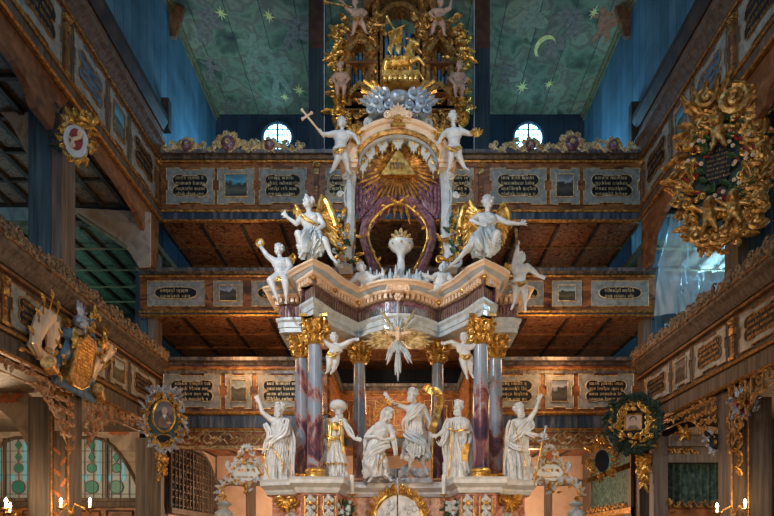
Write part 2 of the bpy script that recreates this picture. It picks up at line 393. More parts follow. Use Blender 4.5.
# round back windows
for px, n in ((278,1),(528,2)):
    c = P(px, 139, YB)
    w = MB(); ring = [(c.x+.5*math.cos(a*PI/16), YB-.08, c.z+.5*math.sin(a*PI/16)) for a in range(32)]
    w.tube(ring, .05, 6, closed=True)
    fo = struct(w.build('window_%d' % n, 'blue_timber'))
    w = MB(); pts = [(c.x+.48*math.cos(a*PI/16), c.z+.48*math.sin(a*PI/16)) for a in range(32)]; w.prism(pts, YB-.03, YB-.005)
    w.build('window_glass', 'daylight_glass', fo)
    w = MB(); w.box(c.x-.03,c.x+.03,YB-.09,YB-.03,c.z-.48,c.z+.48)
    for k in (-.32,-.16,.16,.32): w.box(c.x+k-.008,c.x+k+.008,YB-.07,YB-.03,c.z-.42,c.z+.42)
    for k in (-.32,-.12,.1,.28): w.box(c.x-.4,c.x+.4,YB-.07,YB-.03,c.z+k-.008,c.z+k+.008)
    w.build('window_muntin', 'blue_timber', fo)
# ---------------------------------------------------------------- parapets (local: x along, -y towards the nave)
def notched(x0, x1, z0, z1, n):
    """frame outline with stepped notches, like the crossetted frames"""
    w = x1-x0; h = z1-z0; cx = (x0+x1)/2
    return [(x0,z0),(cx-w*.22,z0),(cx-w*.22,z0+n),(cx+w*.22,z0+n),(cx+w*.22,z0),(x1,z0),(x1,z0+h*.38),(x1-n,z0+h*.38),(x1-n,z0+h*.66),(x1,z0+h*.66),(x1,z1),
            (cx+w*.22,z1),(cx+w*.22,z1-n),(cx-w*.22,z1-n),(cx-w*.22,z1),(x0,z1),(x0,z0+h*.66),(x0+n,z0+h*.66),(x0+n,z0+h*.38),(x0,z0+h*.38)]
def plaque_outline(x0, x1, z0, z1, style):
    cx, cz = (x0+x1)/2, (z0+z1)/2; hw, hh = (x1-x0)/2, (z1-z0)/2; pts = []
    if style == 'oval':
        for k in range(32):
            a = 2*PI*k/32; c, s_ = math.cos(a), math.sin(a)
            pts.append((cx+hw*math.copysign(abs(c)**.6,c), cz+hh*math.copysign(abs(s_)**.8,s_)))
    else:
        lob = hh*.5
        for sx, sz, a0 in ((1,-1,-PI/2),(1,1,-PI/2+.0),(-1,1,PI/2),(-1,-1,PI/2)):
            for k in range(9):
                a = a0+PI*k/8*(1); 
                pts.append((cx+sx*(hw-lob)+lob*math.cos(a), cz+sz*lob*.98+lob*math.sin(a)*.98))
            if (sx,sz) == (1,1): pts += [(cx+hw*.45,cz+hh),(cx+hw*.45,cz+hh*.88),(cx-hw*.45,cz+hh*.88),(cx-hw*.45,cz+hh)]
            if (sx,sz) == (-1,-1): pts += [(cx-hw*.45,cz-hh),(cx-hw*.45,cz-hh*.88),(cx+hw*.45,cz-hh*.88),(cx+hw*.45,cz-hh)]
    return pts
def edge(mb, pts, r, y, closed=True):
    mb.tube([(x,y,z) for x,z in pts], r, 6, closed=closed)
prnd = random.Random(3)
def text_panel(par, x0, x1, z0, z1, style='lobed', mat='grey_marbling', plq='black_lacquer', simple=False, edgem='pale_gilt'):
    n = .045
    mb = MB(); mb.prism(notched(x0,x1,z0,z1,n) if style != 'oval' else [(x0,z0),(x1,z0),(x1,z1),(x0,z1)], -.035, 0)
    mb.m = 1; edge(mb, notched(x0,x1,z0,z1,n) if style != 'oval' else [(x0,z0),(x1,z0),(x1,z1),(x0,z1)], .014, -.035)
    fr = mb.build('panel', [mat, edgem], par, local=True)
    w, h = x1-x0, z1-z0; a, b_, c, d = x0+w*.13, x1-w*.13, z0+h*(.2 if style != 'oval' else .28), z1-h*(.18 if style != 'oval' else .25)
    mb = MB(); o = plaque_outline(a,b_,c,d,style)
    mb.prism(o, -.05, -.03); mb.m = 1; edge(mb, o, .014, -.05)
    rows = 4 if style != 'oval' else 2
    for k in range(rows):
        inset = w*.07 if style != 'oval' else (b_-a)*.14
        zz = d-(d-c)*(k+.92)/(rows+.15); mb.glyphs(a+inset, b_-inset, zz, (d-c)/(rows+.3)*.72, -.05, prnd)
    mb.build('inscription', [plq, edgem], fr, local=True)
def pic_panel(par, x0, x1, z0, z1, pm, mat='grey_marbling', style='notch', edgem='pale_gilt'):
    o = notched(x0,x1,z0,z1,.045) if style == 'notch' else [(x0,z0),(x1,z0),(x1,z1),(x0,z1)]
    mb = MB(); mb.prism(o, -.035, 0); mb.m = 1; edge(mb, o, .014, -.035)
    fr = mb.build('panel', [mat, edgem], par, local=True)
    w, h = x1-x0, z1-z0; k = .2
    a, b_, c, d = x0+w*k, x1-w*k, z0+h*.2, z1-h*.17
    mb = MB(); mb.box(a,b_,-.05,-.03,c,d); mb.build('painting', pm, fr, local=True)
    mb = MB(); edge(mb, [(a,c),(b_,c),(b_,d),(a,d)], .02, -.05); mb.build('picture_frame', edgem, fr, local=True)
def bandbox(mb, x0, x1, prof):
    """moulded rail: profile of (outward, z) swept along x"""
    mb.loft([[(x0,-d,z) for d,z in prof],[(x1,-d,z) for d,z in prof]])
def crest(mb, x0, x1, z, hmax, mirror_at=None, rnd=None, step=.5):
    """pierced acanthus cresting along the top rail"""
    x = x0; k = 0
    while x < x1-.1:
        w = min(step*rnd.uniform(.85,1.15), x1-x); h = hmax*rnd.uniform(.6,1)
        mb.scroll(x, z+h*.25, x+w, z+h*.35, h*.28, .025, True, 0, 1 if k%2 == 0 else -1)
        mb.volute(x+w*.5, z+h*.62, h*.3, 1.4, rnd.uniform(0,6), rnd.choice((-1,1)), h*.085)
        mb.leaf(x+w*.5, z, PI/2+rnd.uniform(-.9,.9), h*.85, h*.4, 0, rnd.uniform(-.5,.5))
        mb.leaf(x+w*.2, z+h*.1, PI/2+rnd.uniform(-1.4,1.4), h*.6, h*.35, 0, .5)
        x += w; k += 1
def pilaster_strip(par, x, z0, z1):
    mb = MB(); mb.box(x-.06,x+.06,-.05,0,z0,z1); mb.m = 1; mb.box(x-.09,x+.09,-.07,0,z1-.1,z1); mb.box(x-.09,x+.09,-.07,0,z0,z0+.06)
    mb.box(x-.065,x+.065,-.075,0,z1-.3,z1-.16)
    for k in range(5): mb.flower(x, z0+.15+k*.09, .035, -.05, 5)
    mb.leaf(x, z1-.12, PI/2, .12, .16, -.07, 0)
    mb.build('pilaster', ['brown_timber','old_gold'], par, local=True)
pics = ['picture_blue','picture_dusk','picture_green']
# upper front parapet
up = thing('gallery_parapet', 'upper front gallery parapet with lobed black inscriptions, just below the round windows', 'gallery', (0,DG,0))
Zf = lambda py: Z(py, DG)
def rails(par, x0, x1, top, dark0, gold1, goldlow, low0, low1, gold2, body='brown_marbling', edgem='old_gold', dark='slate_marbling'):
    """top rail / board / bottom band of a parapet. All z's."""
    mb = MB(); bandbox(mb, x0, x1, [(0,dark0),(.05,dark0),(.1,dark0+.06),(.16,dark0+(top-dark0)*.5),(.24,top-.08),(.26,top),(-.15,top),(-.15,dark0)])
    mb.build('top_rail', dark, par, local=True)
    mb = MB(); bandbox(mb, x0, x1, [(0,gold1-.03),(.05,gold1-.03),(.07,gold1),(.05,gold1+.03),(0,gold1+.03)])
    bandbox(mb, x0, x1, [(0,goldlow-.04),(.07,goldlow-.04),(.09,goldlow),(.05,goldlow+.04),(0,goldlow+.04)])
    bandbox(mb, x0, x1, [(0,gold2-.03),(.07,gold2-.03),(.1,gold2),(.06,gold2+.03),(0,gold2+.03)])
    mb.build('gilded_moulding', edgem, par, local=True)
    mb = MB(); mb.box(x0,x1,0,.14,low1,dark0); mb.build('boarding', body, par, local=True)
    mb = MB(); mb.box(x0,x1,-.04,0,low1,low0); mb.build('lower_band', 'blue_marbling' if dark != 'timber' else dark, par, local=True)
rails(up, -6.25, 6.2, 11.66, Zf(160), Zf(162), Zf(211.5), Zf(213), Zf(220), Zf(221.5))
zz = (Zf(205), Zf(169))
for a, b_, k in ((167,214.5,'t'),(218,255,'p0'),(259.5,307,'t'),(326,350,'t'),(450,473,'t'),(490,546,'t'),(550,579,'p1'),(583.5,639,'t')):
    if k == 't': text_panel(up, X(a,DG), X(b_,DG), *zz)
    else: pic_panel(up, X(a,DG), X(b_,DG), *zz, pics[int(k[1])])
for px in (316.5, 481): pilaster_strip(up, X(px,DG), Zf(208), Zf(164))
crnd = random.Random(11)
for (a, b_) in ((161,305),(490,646)):
    mb = MB(Matrix.Translation((0,-.24,0)))
    x0, x1 = X(a,DG), X(b_,DG); crest(mb, x0, x1, 11.63, .36, None, crnd, .26)
    mb.build('carved_cresting', 'pale_gilt', up, local=True, smooth=True)
    xc = X(231 if a < 400 else 569, DG)
    for q, (dx, r) in enumerate(((0,.24),(-1.05,.17),(1.05,.17))):
        cc = xc+dx; mb = MB(Matrix.Translation((0,-.22,0)))
        mb.m = 0
        for k in range(9): an = PI*k/8; mb.leaf(cc+r*.6*math.cos(an), 11.62+r*.7+r*.6*math.sin(an), an, r*.9, r*.7, -.02, .3*(-1)**k)
        mb.m = 1; mb.ball((cc,-.06,11.62+r*.75), (r*.75,.07,r*.8), 12, 8)
        mb.m = 0; mb.flower(cc, 11.62+r*.8, r*.3, -.11)
        mb.build('carved_crest', ['pale_gilt', 'purple_marble'], up, local=True, smooth=True)
# middle front parapet
mid = thing('gallery_parapet', 'middle front gallery parapet with narrow oval inscriptions, behind the altar cornice', 'gallery', (0,DG,0))
rails(mid, X(140,DG), X(655,DG), 8.65, Zf(275), Zf(276.5), Zf(312), Zf(313.5), Zf(315), Zf(316), edgem='old_gold')
zz = (Zf(306.5), Zf(281.5))
for a, b_, k in ((148,205,'t'),(214,243,'p1'),(252,300,'t'),(500,543,'t'),(552,581,'p2'),(591,648,'t')):
    if k == 't': text_panel(mid, X(a,DG), X(b_,DG), *zz, style='oval')
    else: pic_panel(mid, X(a,DG), X(b_,DG), *zz, pics[int(k[1])], style='rect')
# lower front parapets left / right and the recessed centre
for s, x0, x1, spec, lab in ((-1, -6.2, X(327,DG), ((164,221,'t'),(226,252,'p2'),(257,308,'t')), 'lower front gallery parapet left of the altar, above the oval portrait epitaph'),
                        (1, X(472,DG), 6.2, ((478,540,'t'),(545,573,'p1'),(578,633,'t')), 'lower front gallery parapet right of the altar, beside the wreathed portrait')):
    lo = thing('gallery_parapet', lab, 'gallery', (0,DG,0))
    rails(lo, x0, x1, 6.38, Zf(366), Zf(370), Zf(413.5), Zf(416), Zf(428), Zf(430))
    mb = MB(); mb.box(x0,x1,-.05,-.0,Zf(374),Zf(371)); mb.build('slate_band','slate_marbling',lo,local=True)  # slate strip of the moulding above the panels
    zz = (Zf(409), Zf(374.5))
    for a, b_, k in spec:
        if k == 't': text_panel(lo, X(a,DG), X(b_,DG), *zz)
        else: pic_panel(lo, X(a,DG), X(b_,DG), *zz, pics[int(k[1])])
    mb = MB(); mb.box(x0,x1,-.02,.12,Zf(449),Zf(430)); mb.m = 1
    mb.box(x0,x1,-.06,-.02,Zf(449),Zf(446)); mb.box(x0,x1,-.06,-.02,Zf(432),Zf(430))
    x = x0+.1; k = 0
    while x < x1-.3:
        mb.scroll(x, Zf(436.5), x+.27, Zf(436.5), .06*(-1)**k, .016, True, -.03, 1); mb.scroll(x+.13, Zf(442), x+.4, Zf(442), -.06*(-1)**k, .016, True, -.03, 1); mb.flower(x+.13, Zf(439), .035, -.04); x += .27; k += 1
    mb.build('carved_frieze', ['brown_marbling','gilt_paint'], lo, local=True)
    # return going back to the recessed centre
    xi = x1 if s < 0 else x0
    mb = MB(); mb.box(xi-.07,xi+.07,.14,2.8,Zf(430),Zf(366)); mb.m = 1
    for z_ in (Zf(413),Zf(370),Zf(430)): mb.box(xi-.1,xi+.1,.1,2.8,z_-.03,z_+.03)
    mb.m = 2; mb.box(xi-.14,xi+.14,.1,2.8,Zf(366),Zf(357)); mb.build('side_return', ['brown_marbling','old_gold','slate_marbling'], lo, local=True)
cen = thing('gallery_parapet', 'recessed centre of the lower gallery seen between the altar columns', 'gallery', (0,18.3,0))
rails(cen, -1.9, 1.9, 6.46, 6.3, 6.2, 4.9, 4.85, 4.6, 4.55)
for a, b_ in ((-1.6,-.75),(-.35,.5),(.75,1.6)): pic_panel(cen, a, b_, 5.05, 6.0, 'soffit_paint', 'brown_timber')
# decks with painted soffits: slab + battens
def deck(x0, x1, y0, y1, z, mat, n, bm='old_gold', nx=9, ny=3, num=0):
    mb = MB(); mb.box(x0,x1,y0,y1,z,z+.15)
    o = struct(mb.build('trim_%d' % n, mat))
    mb = MB(); d = (x1-x0)/nx
    for k in range(nx+1): mb.box(x0+k*d-.04, x0+k*d+.04, y0, y1, z-.05, z)
    mb.build('beam', 'dark_timber', o)
    mb = MB()
    for k in range(1, ny+1): yy = y0+(y1-y0)*k/(ny+1); mb.box(x0,x1,yy-.025,yy+.025,z-.06,z-.002)
    mb.build('batten', bm, o)
deck(-6.2, 6.2, DG+.14, YB, Zf(221.5), 'soffit_paint', 20, 'dull_gold', 12, 3)
deck(X(140,DG), X(655,DG), DG+.14, YB, Zf(316), 'soffit_paint', 21, 'brown_timber', 12, 3)
deck(-6.2, X(327,DG), DG+.12, YB, 4.6, 'soffit_paint', 22, 'brown_timber', 5, 2)
deck(X(472,DG), 6.2, DG+.12, YB, 4.6, 'soffit_paint', 23, 'brown_timber', 5, 2)
deck(X(327,DG), X(472,DG), 18.44, YB, 4.6, 'soffit_paint', 24, 'brown_timber', 3, 1)
# ---------------------------------------------------------------- side parapets
spans = [(13.75,15.1,'t'),(12.75,13.55,'p'),(11.35,12.55,'q'),(9.5,10.9,'t'),(8.45,9.25,'p'),(7.0,8.2,'t')]
for s, nm in ((-1,'left'),(1,'right')):
    rz = PI/2 if s < 0 else -PI/2
    # local x = world y (left) or -world y (right)
    L = (lambda a, b_: (a, b_)) if s < 0 else (lambda a, b_: (-b_, -a))
    A = thing('gallery_parapet', 'upper %s side gallery parapet, %s' % (nm, 'running above the small crowned coat of arms' if s < 0 else 'behind the big gilded cartouche'), 'gallery', (s*XW,0,0), rz)
    x0, x1 = L(4.5, DG-.02)
    zt = Zf(148)
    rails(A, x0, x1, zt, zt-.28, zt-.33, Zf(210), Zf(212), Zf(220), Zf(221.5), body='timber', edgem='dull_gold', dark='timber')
    mb = MB(); bandbox(mb, x0, x1, [(.0,zt),(.12,zt),(.05,12.35),(-.1,12.35),(-.1,zt)]); mb.build('frieze_board', 'brown_timber', A, local=True)
    mb = MB(); bandbox(mb, x0, x1, [(.0,12.3),(.1,12.3),(.22,12.5),(.2,12.68),(0,12.7)]); mb.build('upper_cornice', 'dark_timber', A, local=True)
    for a, b_, k in spans:
        u, w = L(a,b_)
        if k == 'p': pic_panel(A, u, w, Zf(207), Zf(167), 'picture_blue', edgem='dull_gold')
        else: text_panel(A, u, w, Zf(207), Zf(167), plq='blue_enamel' if k == 'q' else 'black_lacquer', edgem='dull_gold')
    for y in (11.12, 15.25): pilaster_strip(A, L(y,y)[0], Zf(208), Zf(166))
    B = thing('gallery_parapet', 'lower %s side gallery parapet with leafy cresting, %s' % (nm, 'carrying the military trophy' if s < 0 else 'running above the red and white crest'), 'gallery', (s*XW,0,0), rz)
    zt = 6.27; zb = 4.65
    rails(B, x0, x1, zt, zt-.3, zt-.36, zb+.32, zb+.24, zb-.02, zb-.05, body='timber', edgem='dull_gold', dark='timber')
    mb = MB(); mb.box(x0,x1,-.1,0,zt-.42,zt-.38); mb.box(x0,x1,-.28,.05,zt-.02,zt+.03); mb.build('capping', 'brown_timber', B, local=True)
    for a, b_, k in spans:
        u, w = L(a,b_)
        if k == 'p': pic_panel(B, u, w, zb+.42, zt-.5, 'picture_green' if s < 0 else 'portrait_dark', edgem='dull_gold')
        else: text_panel(B, u, w, zb+.42, zt-.5, edgem='dull_gold')
    for y in (11.12, 9.35): pilaster_strip(B, L(y,y)[0], zb+.38, zt-.48)
    rc = random.Random(5+s)
    mb = MB(Matrix.Translation((0,-.27,0))); crest(mb, L(6.5,15.4)[0], L(6.5,15.4)[1], zt, .36, None, rc, .2)
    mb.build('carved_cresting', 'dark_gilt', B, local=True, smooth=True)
    # arcade brackets under the lower gallery: fretwork foliage hanging below, either side of the post
    mb = MB()
    mb2 = MB()
    def bracket(yp, d, n, hh):
        """pierced foliage: a band under the rail that swells down the post"""
        dd = d if s < 0 else -d; st = .17
        low = []
        for k in range(n):
            q = k*st; yy = yp+d*(.06+q); h = .3+hh*max(0,1-q/1.15)**1.7; xx = L(yy,yy)[0]
            low.append((xx, zb-.06-h)); m = max(1, round(h/.2))
            for j in range(m):
                zz_ = zb-.14-j*h/m-.04; fl = 1 if (k+j)%2 else -1
                mb.scroll(xx-.09*dd, zz_+.05*fl, xx+.09*dd, zz_-.05*fl, .055, .02, False, -.03, fl)
                mb.leaf(xx, zz_, rf.uniform(0,6.28), .15, .08, -.03, rf.uniform(-.4,.4))
        mb.tube([(x,-.03,z) for x,z in low], .018, 6); mb.tube([(x,-.03,zb-.07) for x,z in low], .018, 6)
    rf = random.Random(77)
    bracket(11.78, 1, 21, .75); bracket(11.27, -1, 18, .95)
    mb.build('fretwork', 'aged_paint' if s < 0 else 'dull_gold', B, local=True, smooth=True); 
    # posts
    G = 'timber posts of the %s side gallery' % nm
    for (ya, yb, where) in ((11.3,11.75,'of the %s arcade, behind the %s' % (nm, 'crowned coat of arms' if s < 0 else 'big gilded cartouche')),
                             (15.62,16.05,'at the far %s corner of the galleries' % nm)):
        t = thing('timber_post', 'tall blue-grey timber post '+where, 'post', (s*6.4,(ya+yb)/2,0))
        q = .03
        a, b_ = sorted((s*(6.2+q), s*6.56)); MB().box(a,b_,ya,yb,0,4.5).build('lower_shaft', 'timber', t)
        a2, b2 = sorted((s*6.36, s*6.56)); MB().box(a2,b2,ya,yb,4.5,9.83 if ya < 12 else 9.27).build('shaft', 'grey_timber', t)
        a3, b3 = sorted((s*6.36, s*7.02))
        if ya < 12: a3, b3 = sorted((s*6.56, s*7.02))
        else: a3, b3 = sorted((s*6.56, s*6.9))
        MB().box(a3,b3,ya+.03,yb,0,4.4).build('lower_side_timber', 'grey_timber', t)
        MB().box(a3,b3 if (s < 0 or ya > 12) else 7.6,ya+.03,yb,4.66,9.83 if ya < 12 else 9.27).build('side_timber', 'blue_timber', t)
        if ya < 12:
            fx0, fx1 = sorted((s*6.24, s*6.55)); mb = MB(); 
            edge(mb, [(fx0,0.5),(fx1,0.5),(fx1,4.45),(fx0,4.45)], .022, ya-.02); mb.box(fx0-.03,fx1+.03,ya-.1,ya,4.4,4.52)
            mb.build('gilded_edging', 'dull_gold', t)
            mb = MB(); cx = (fx0+fx1)/2
            if s < 0:
                mb.box(fx0+.05,fx1-.05,ya-.012,ya,3.75,4.2); mb.build('painted_cherub', 'cream_plaster', t)
                mb = MB(); 
                for k in range(9): mb.leaf(cx,1.7+k*.2,PI/2+.7*(-1)**k,.2,.08,ya,.2,3,.05)
                mb.build('painted_vine', 'rust_paint', t)
            else:
                for k in range(7): mb.leaf(cx+.04*(-1)**k, 2.9+k*.17, PI/2+.5*(-1)**k, .24, .13, ya, .3)
                mb.build('carved_foliage', 'old_gold', t, smooth=True)
    # arch braces under the upper side gallery
    b_ = MB(); xx0, xx1 = sorted((s*6.22, s*6.34))
    b_.prismx([(11.76,9.93),(11.76,9.58),(12.1,9.66),(13.3,9.6),(14.2,9.48),(14.75,9.2),(14.95,8.62),(15.3,8.6),(15.4,8.7),(15.48,9.93)], xx0, xx1)
    tag(b_.build('arch_brace', 'brown_timber', origin=(s*6.28,13.5,9.3)), 'curved brown brace under the upper %s gallery, ending at the far corner post' % nm, 'beam')
    b_ = MB(); b_.prismx([(7.0,9.93),(7.0,9.5),(8.6,9.48),(9.8,9.4),(10.1,9.3),(10.2,9.08),(10.75,9.04),(10.85,9.4),(11.25,9.93)], xx0, xx1)
    tag(b_.build('arch_brace', 'brown_timber', origin=(s*6.28,9,9.3)), 'curved brown brace under the upper %s gallery, near the picture edge' % nm, 'beam')
    # upper side deck & aisle ceilings
    a, c = sorted((s*6.36, s*11.5))
    o = struct(MB().box(a,c,4,14.6,9.94,10.1).build('ceiling_aisle_'+nm, 'aisle_paint'))
    mb = MB()
    for k in range(11): mb.box(a,c,4.6+k,4.68+k,9.86,9.94)
    for k in range(9): xx = s*(6.7+k*.55); mb.box(xx-.05,xx+.05,4,14.6,9.84,9.94)
    mb.build('beam', 'dark_timber', o)
    o = struct(MB().box(a,c,14.7 if s < 0 else 15.6,YB,9.4,9.55).build('ceiling_aisle_far_'+nm, 'green_paint'))
    mb = MB()
    for k in range(9): xx = s*(6.7+k*.55); mb.box(xx-.05,xx+.05,14.7 if s < 0 else 15.6,YB,9.32,9.4)
    mb.build('beam', 'dark_timber', o)
    mb = MB()
    for y in (15.6,16.8,17.9,19): mb.box(a,c,y-.02,y+.02,9.28,9.32)
    mb.build('tie_rod', 'pale_fresco', o)
    # decks of the middle and lower side galleries (floors seen from below / dark edges)
    struct(MB().box(a,c,4,YB,4.6,4.75).build('trim_%d' % (30+s), 'aisle_paint'))
    # spandrel boards across the aisle
    def sp(pts, Y, nm_):
        mb = MB(); mb.prism([(s*abs(X(px,Y)), Z(py,Y)) for px, py in pts], Y, Y+.06); return mb
    t = sp(((150,212),(150,266),(139,267),(125,246),(78,214),(40,209),(40,206)), 14.62, 0)
    if s < 0: tag(t.build('spandrel_board', 'cream_plaster', origin=(s*6.8,14.62,9.5)), 'cream painted spandrel board across the %s aisle, near the far corner post' % nm, 'panel')
    t = sp(((34,112),(34,165),(25,150),(10,122),(0,112)), 11.5, 0)
    tag(t.build('spandrel_board', 'cream_plaster', origin=(s*7.2,11.5,10)), 'cream painted spandrel board beside the nearer %s post, high up' % nm, 'panel')
    if s < 0:
        mb = MB(); mb.tube([(s*abs(X(78,14.5)),14.5,Z(215,14.5)),(s*abs(X(128,14.5)),14.5,Z(248,14.5))], .05, 6)
        tag(mb.build('roof_strut', 'pale_fresco'), 'pale green diagonal strut below the %s cream spandrel' % nm, 'beam')
    # small things at the top of the walls
    mb = MB(); y = 16.15; mb.prism([(s*6.2,16.1),(s*6.2,15.3),(s*6.05,15.3),(s*5.8,16.1)], y, y+.12)
    tag(mb.build('corner_bracket', 'brown_timber', origin=(s*6,y,15.8)), 'small timber bracket where the %s blue wall meets the painted ceiling' % nm, 'bracket')
    mb = MB(); yy = 15.62
    mb.box(min(s*6.0,s*6.2),max(s*6.0,s*6.2),15.55,15.75,12.4,13.2) if s < 0 else mb.box(6.0,6.2,15.55,15.75,12.0,13.1)
    tag(mb.build('wall_stud', 'dark_timber', origin=(s*6.1,15.6,12.4)), 'short dark stud on the %s blue plank wall above the gallery corner' % nm, 'post')
# two tall posts beside the organ
for px, lab in ((317,'left'),(481.5,'right')):
    x = X(px,15.85); t = thing('timber_post', 'tall dark post rising to the ceiling %s of the gilded organ' % lab, 'post', (x,15.85,11.8))
    MB().box(x-.2,x+.2,15.7,16.1,9.95,14.6).build('shaft', 'post_dark', t)
    MB().box(x-.2,x+.2,15.7,16.1,14.6,16.1).build('post_head', 'aged_dark', t)
    MB().box(x+(.2 if px < 400 else -.225),x+(.225 if px < 400 else -.2),15.7,15.72,11.8,16.0).build('pale_edging', 'blue_paint', t)
# ---------------------------------------------------------------- the altarpiece
CX = -.03
alt = thing('altarpiece', 'tall white, gold and marble columned altarpiece filling the centre', 'altar', (CX,13,0))
def S2(pts): # half plan -> full plan, left to right, world
    return [(CX-x, y) for x, y in reversed(pts)] + [(CX+x, y) for x, y in pts if x > .001]
def smooth_path(pts, n=5):
    out = []
    for i in range(len(pts)-1):
        p0, p1, p2, p3 = pts[max(i-1,0)], pts[i], pts[i+1], pts[min(i+2,len(pts)-1)]
        for k in range(n):
            t = k/n
            out.append(tuple(.5*((2*p1[j])+(-p0[j]+p2[j])*t+(2*p0[j]-5*p1[j]+4*p2[j]-p3[j])*t*t+(-p0[j]+3*p1[j]-3*p2[j]+p3[j])*t**3) for j in (0,1)))
    out.append(pts[-1]); return out
def plan_sweep(mb, path, prof, maxm=1.6):
    """profile (outward, z) along a plan path; outward = towards the viewer"""
    rings = []
    for i, p in enumerate(path):
        a = path[max(i-1,0)]; b_ = path[min(i+1,len(path)-1)]
        def nrm(u, w):
            dx, dy = w[0]-u[0], w[1]-u[1]; l = math.hypot(dx,dy) or 1; return (dy/l, -dx/l)
        n1 = nrm(a,p) if i > 0 else nrm(p,b_); n2 = nrm(p,b_) if i < len(path)-1 else n1
        nx, ny = n1[0]+n2[0], n1[1]+n2[1]; l = math.hypot(nx,ny) or 1; nx /= l; ny /= l
        c = max(1/maxm, nx*n1[0]+ny*n1[1]); 
        rings.append([(p[0]+nx*d/c, p[1]+ny*d/c, z) for d, z in prof])
    mb.loft(rings)
mid_half = smooth_path([(0,12.48),(.28,12.53),(.6,12.78),(.84,13.02),(.98,12.92),(1.18,12.62),(1.4,12.3),(1.58,11.9),(1.66,11.72)], 4)
half = mid_half + [(1.76,11.86),(1.88,12.0),(1.92,12.55),(1.96,12.7),(2.4,12.72),(2.5,12.76),(2.5,13.7)]
path = S2(half)
mb = MB(); plan_sweep(mb, path, [(0,6.16),(.03,6.16),(.03,6.26),(.055,6.26),(.055,6.36),(.1,6.4),(.1,6.45),(0,6.45),(-.3,6.45),(-.3,6.16)])
arch_ = mb.build('architrave', 'white_blue', alt)
mb = MB(); plan_sweep(mb, path, [(0,6.45),(0,6.74),(-.3,6.74),(-.3,6.45)]); fz = mb.build('frieze', 'purple_marble', alt)
mb = MB()   # fluted upright blocks and the inscription on the frieze
fp = path; tot = 0
def along(path, step, off=0):
    out = []; d = off
    for i in range(len(path)-1):
        a, b_ = V((*path[i],0)), V((*path[i+1],0)); L = (b_-a).length
        while d < L:
            out.append((a+(b_-a)*(d/L), (b_-a).normalized())); d += step
        d -= L
    return out
mb = MB()
for p, t in along(path, .075, .03):
    if abs(p.x-CX) < .6: continue
    n = V((t.y,-t.x,0)); mb.M = Matrix(((t.x,-n.x,0,p.x),(t.y,-n.y,0,p.y),(0,0,1,0),(0,0,0,1)))
    mb.box(-.016,.016,-.02,.0,6.5,6.7)
mb.build('frieze_fluting', 'dull_rose', fz)
mb = MB(); gr = random.Random(8)
for p, t in along(path, .062, .01):
    if abs(p.x-CX) < .68:
        n = V((t.y,-t.x,0)); mb.M = Matrix(((t.x,-n.x,0,p.x),(t.y,-n.y,0,p.y),(0,0,1,0),(0,0,0,1)))
        h_ = gr.choice((.13,.13,.19)); mb.box(-.02,-.006,-.02,0,6.5,6.5+h_)
        if gr.random() < .75: mb.box(.008,.022,-.02,0,6.5,6.63)
        if gr.random() < .6: mb.box(-.02,.022,-.02,0,gr.choice((6.5,6.61)),gr.choice((6.5,6.61))+.02)
mb.build('frieze_lettering', 'silver', fz)
mb = MB(); plan_sweep(mb, path, [(0,6.74),(.04,6.75),(.05,6.77),(.05,6.86),(-.3,6.86),(-.3,6.74)]); dn = mb.build('dentil_band', 'dull_rose', alt)  # band coloured dark to paint shade into the gaps between dentils
mb = MB()
for p, t in along(path, .1, .02):
    n = V((t.y,-t.x,0)); mb.M = Matrix(((t.x,-n.x,0,p.x),(t.y,-n.y,0,p.y),(0,0,1,0),(0,0,0,1)))
    mb.box(-.031,.031,-.13,-.04,6.76,6.86)
d_ = mb.build('dentil', 'cream_paint', dn); d_['kind'] = 'stuff'
mb = MB()
for sx in (-1,1):
    for x, y in ((.86,12.82),(1.3,12.2),(1.66,11.58),(2.0,12.5),(0.0,12.5)):
        mb.ball((CX+sx*x,y,6.84),.055,8,6)
mb.build('gilt_boss', 'gold', dn, smooth=True)
mb = MB(); plan_sweep(mb, path, [(0,6.86),(.15,6.86),(.17,6.88),(.17,6.92),(0,6.92)]); plan_sweep(mb, path, [(0,6.97),(.27,6.97),(.3,7.0),(.34,7.02),(.34,7.06),(-.2,7.08),(-.2,6.97)], 1.3)
mb.build('cornice', 'cream_paint', alt)
mb = MB(); plan_sweep(mb, path, [(0,6.92),(.185,6.92),(.21,6.94),(.25,6.97),(0,6.97)], 1.4); mb.build('cornice_cove', 'blue_paint', alt)
# attic block over the cornice (stepping back)
half2 = smooth_path([(0,12.95),(.5,13.0),(.86,13.15),(1.2,12.75),(1.45,12.4),(1.66,12.0)],4)+[(1.9,12.6),(2.3,13.0),(2.3,13.7)]
mb = MB(); plan_sweep(mb, S2(half2), [(.02,7.06),(.05,7.09),(0,7.13),(-.1,7.17),(-.5,7.18),(-.5,7.06)]); mb.build('attic_step', 'cream_paint', alt)
# solid back slab of the entablature so it is not hollow
mb = MB(); pts = S2(half)+[(CX+2.5,13.9),(CX-2.5,13.9)]
ins = [(x,max(y,12.0)+.2) for x, y in S2([(0,12.9),(.86,13.1),(1.3,12.6),(1.6,12.2),(1.9,12.4),(2.35,12.9),(2.35,13.7)])]
mb.loft([[(x,y,6.2) for x,y in ins],[(x,y,7.05) for x,y in ins]]); mb.build('entablature_core', 'cream_paint', alt)
for o_ in (arch_, fz, dn, bpy.data.objects['cornice'], bpy.data.objects['cornice_cove'], bpy.data.objects['attic_step'], bpy.data.objects['entablature_core']): o_.location.z -= .06
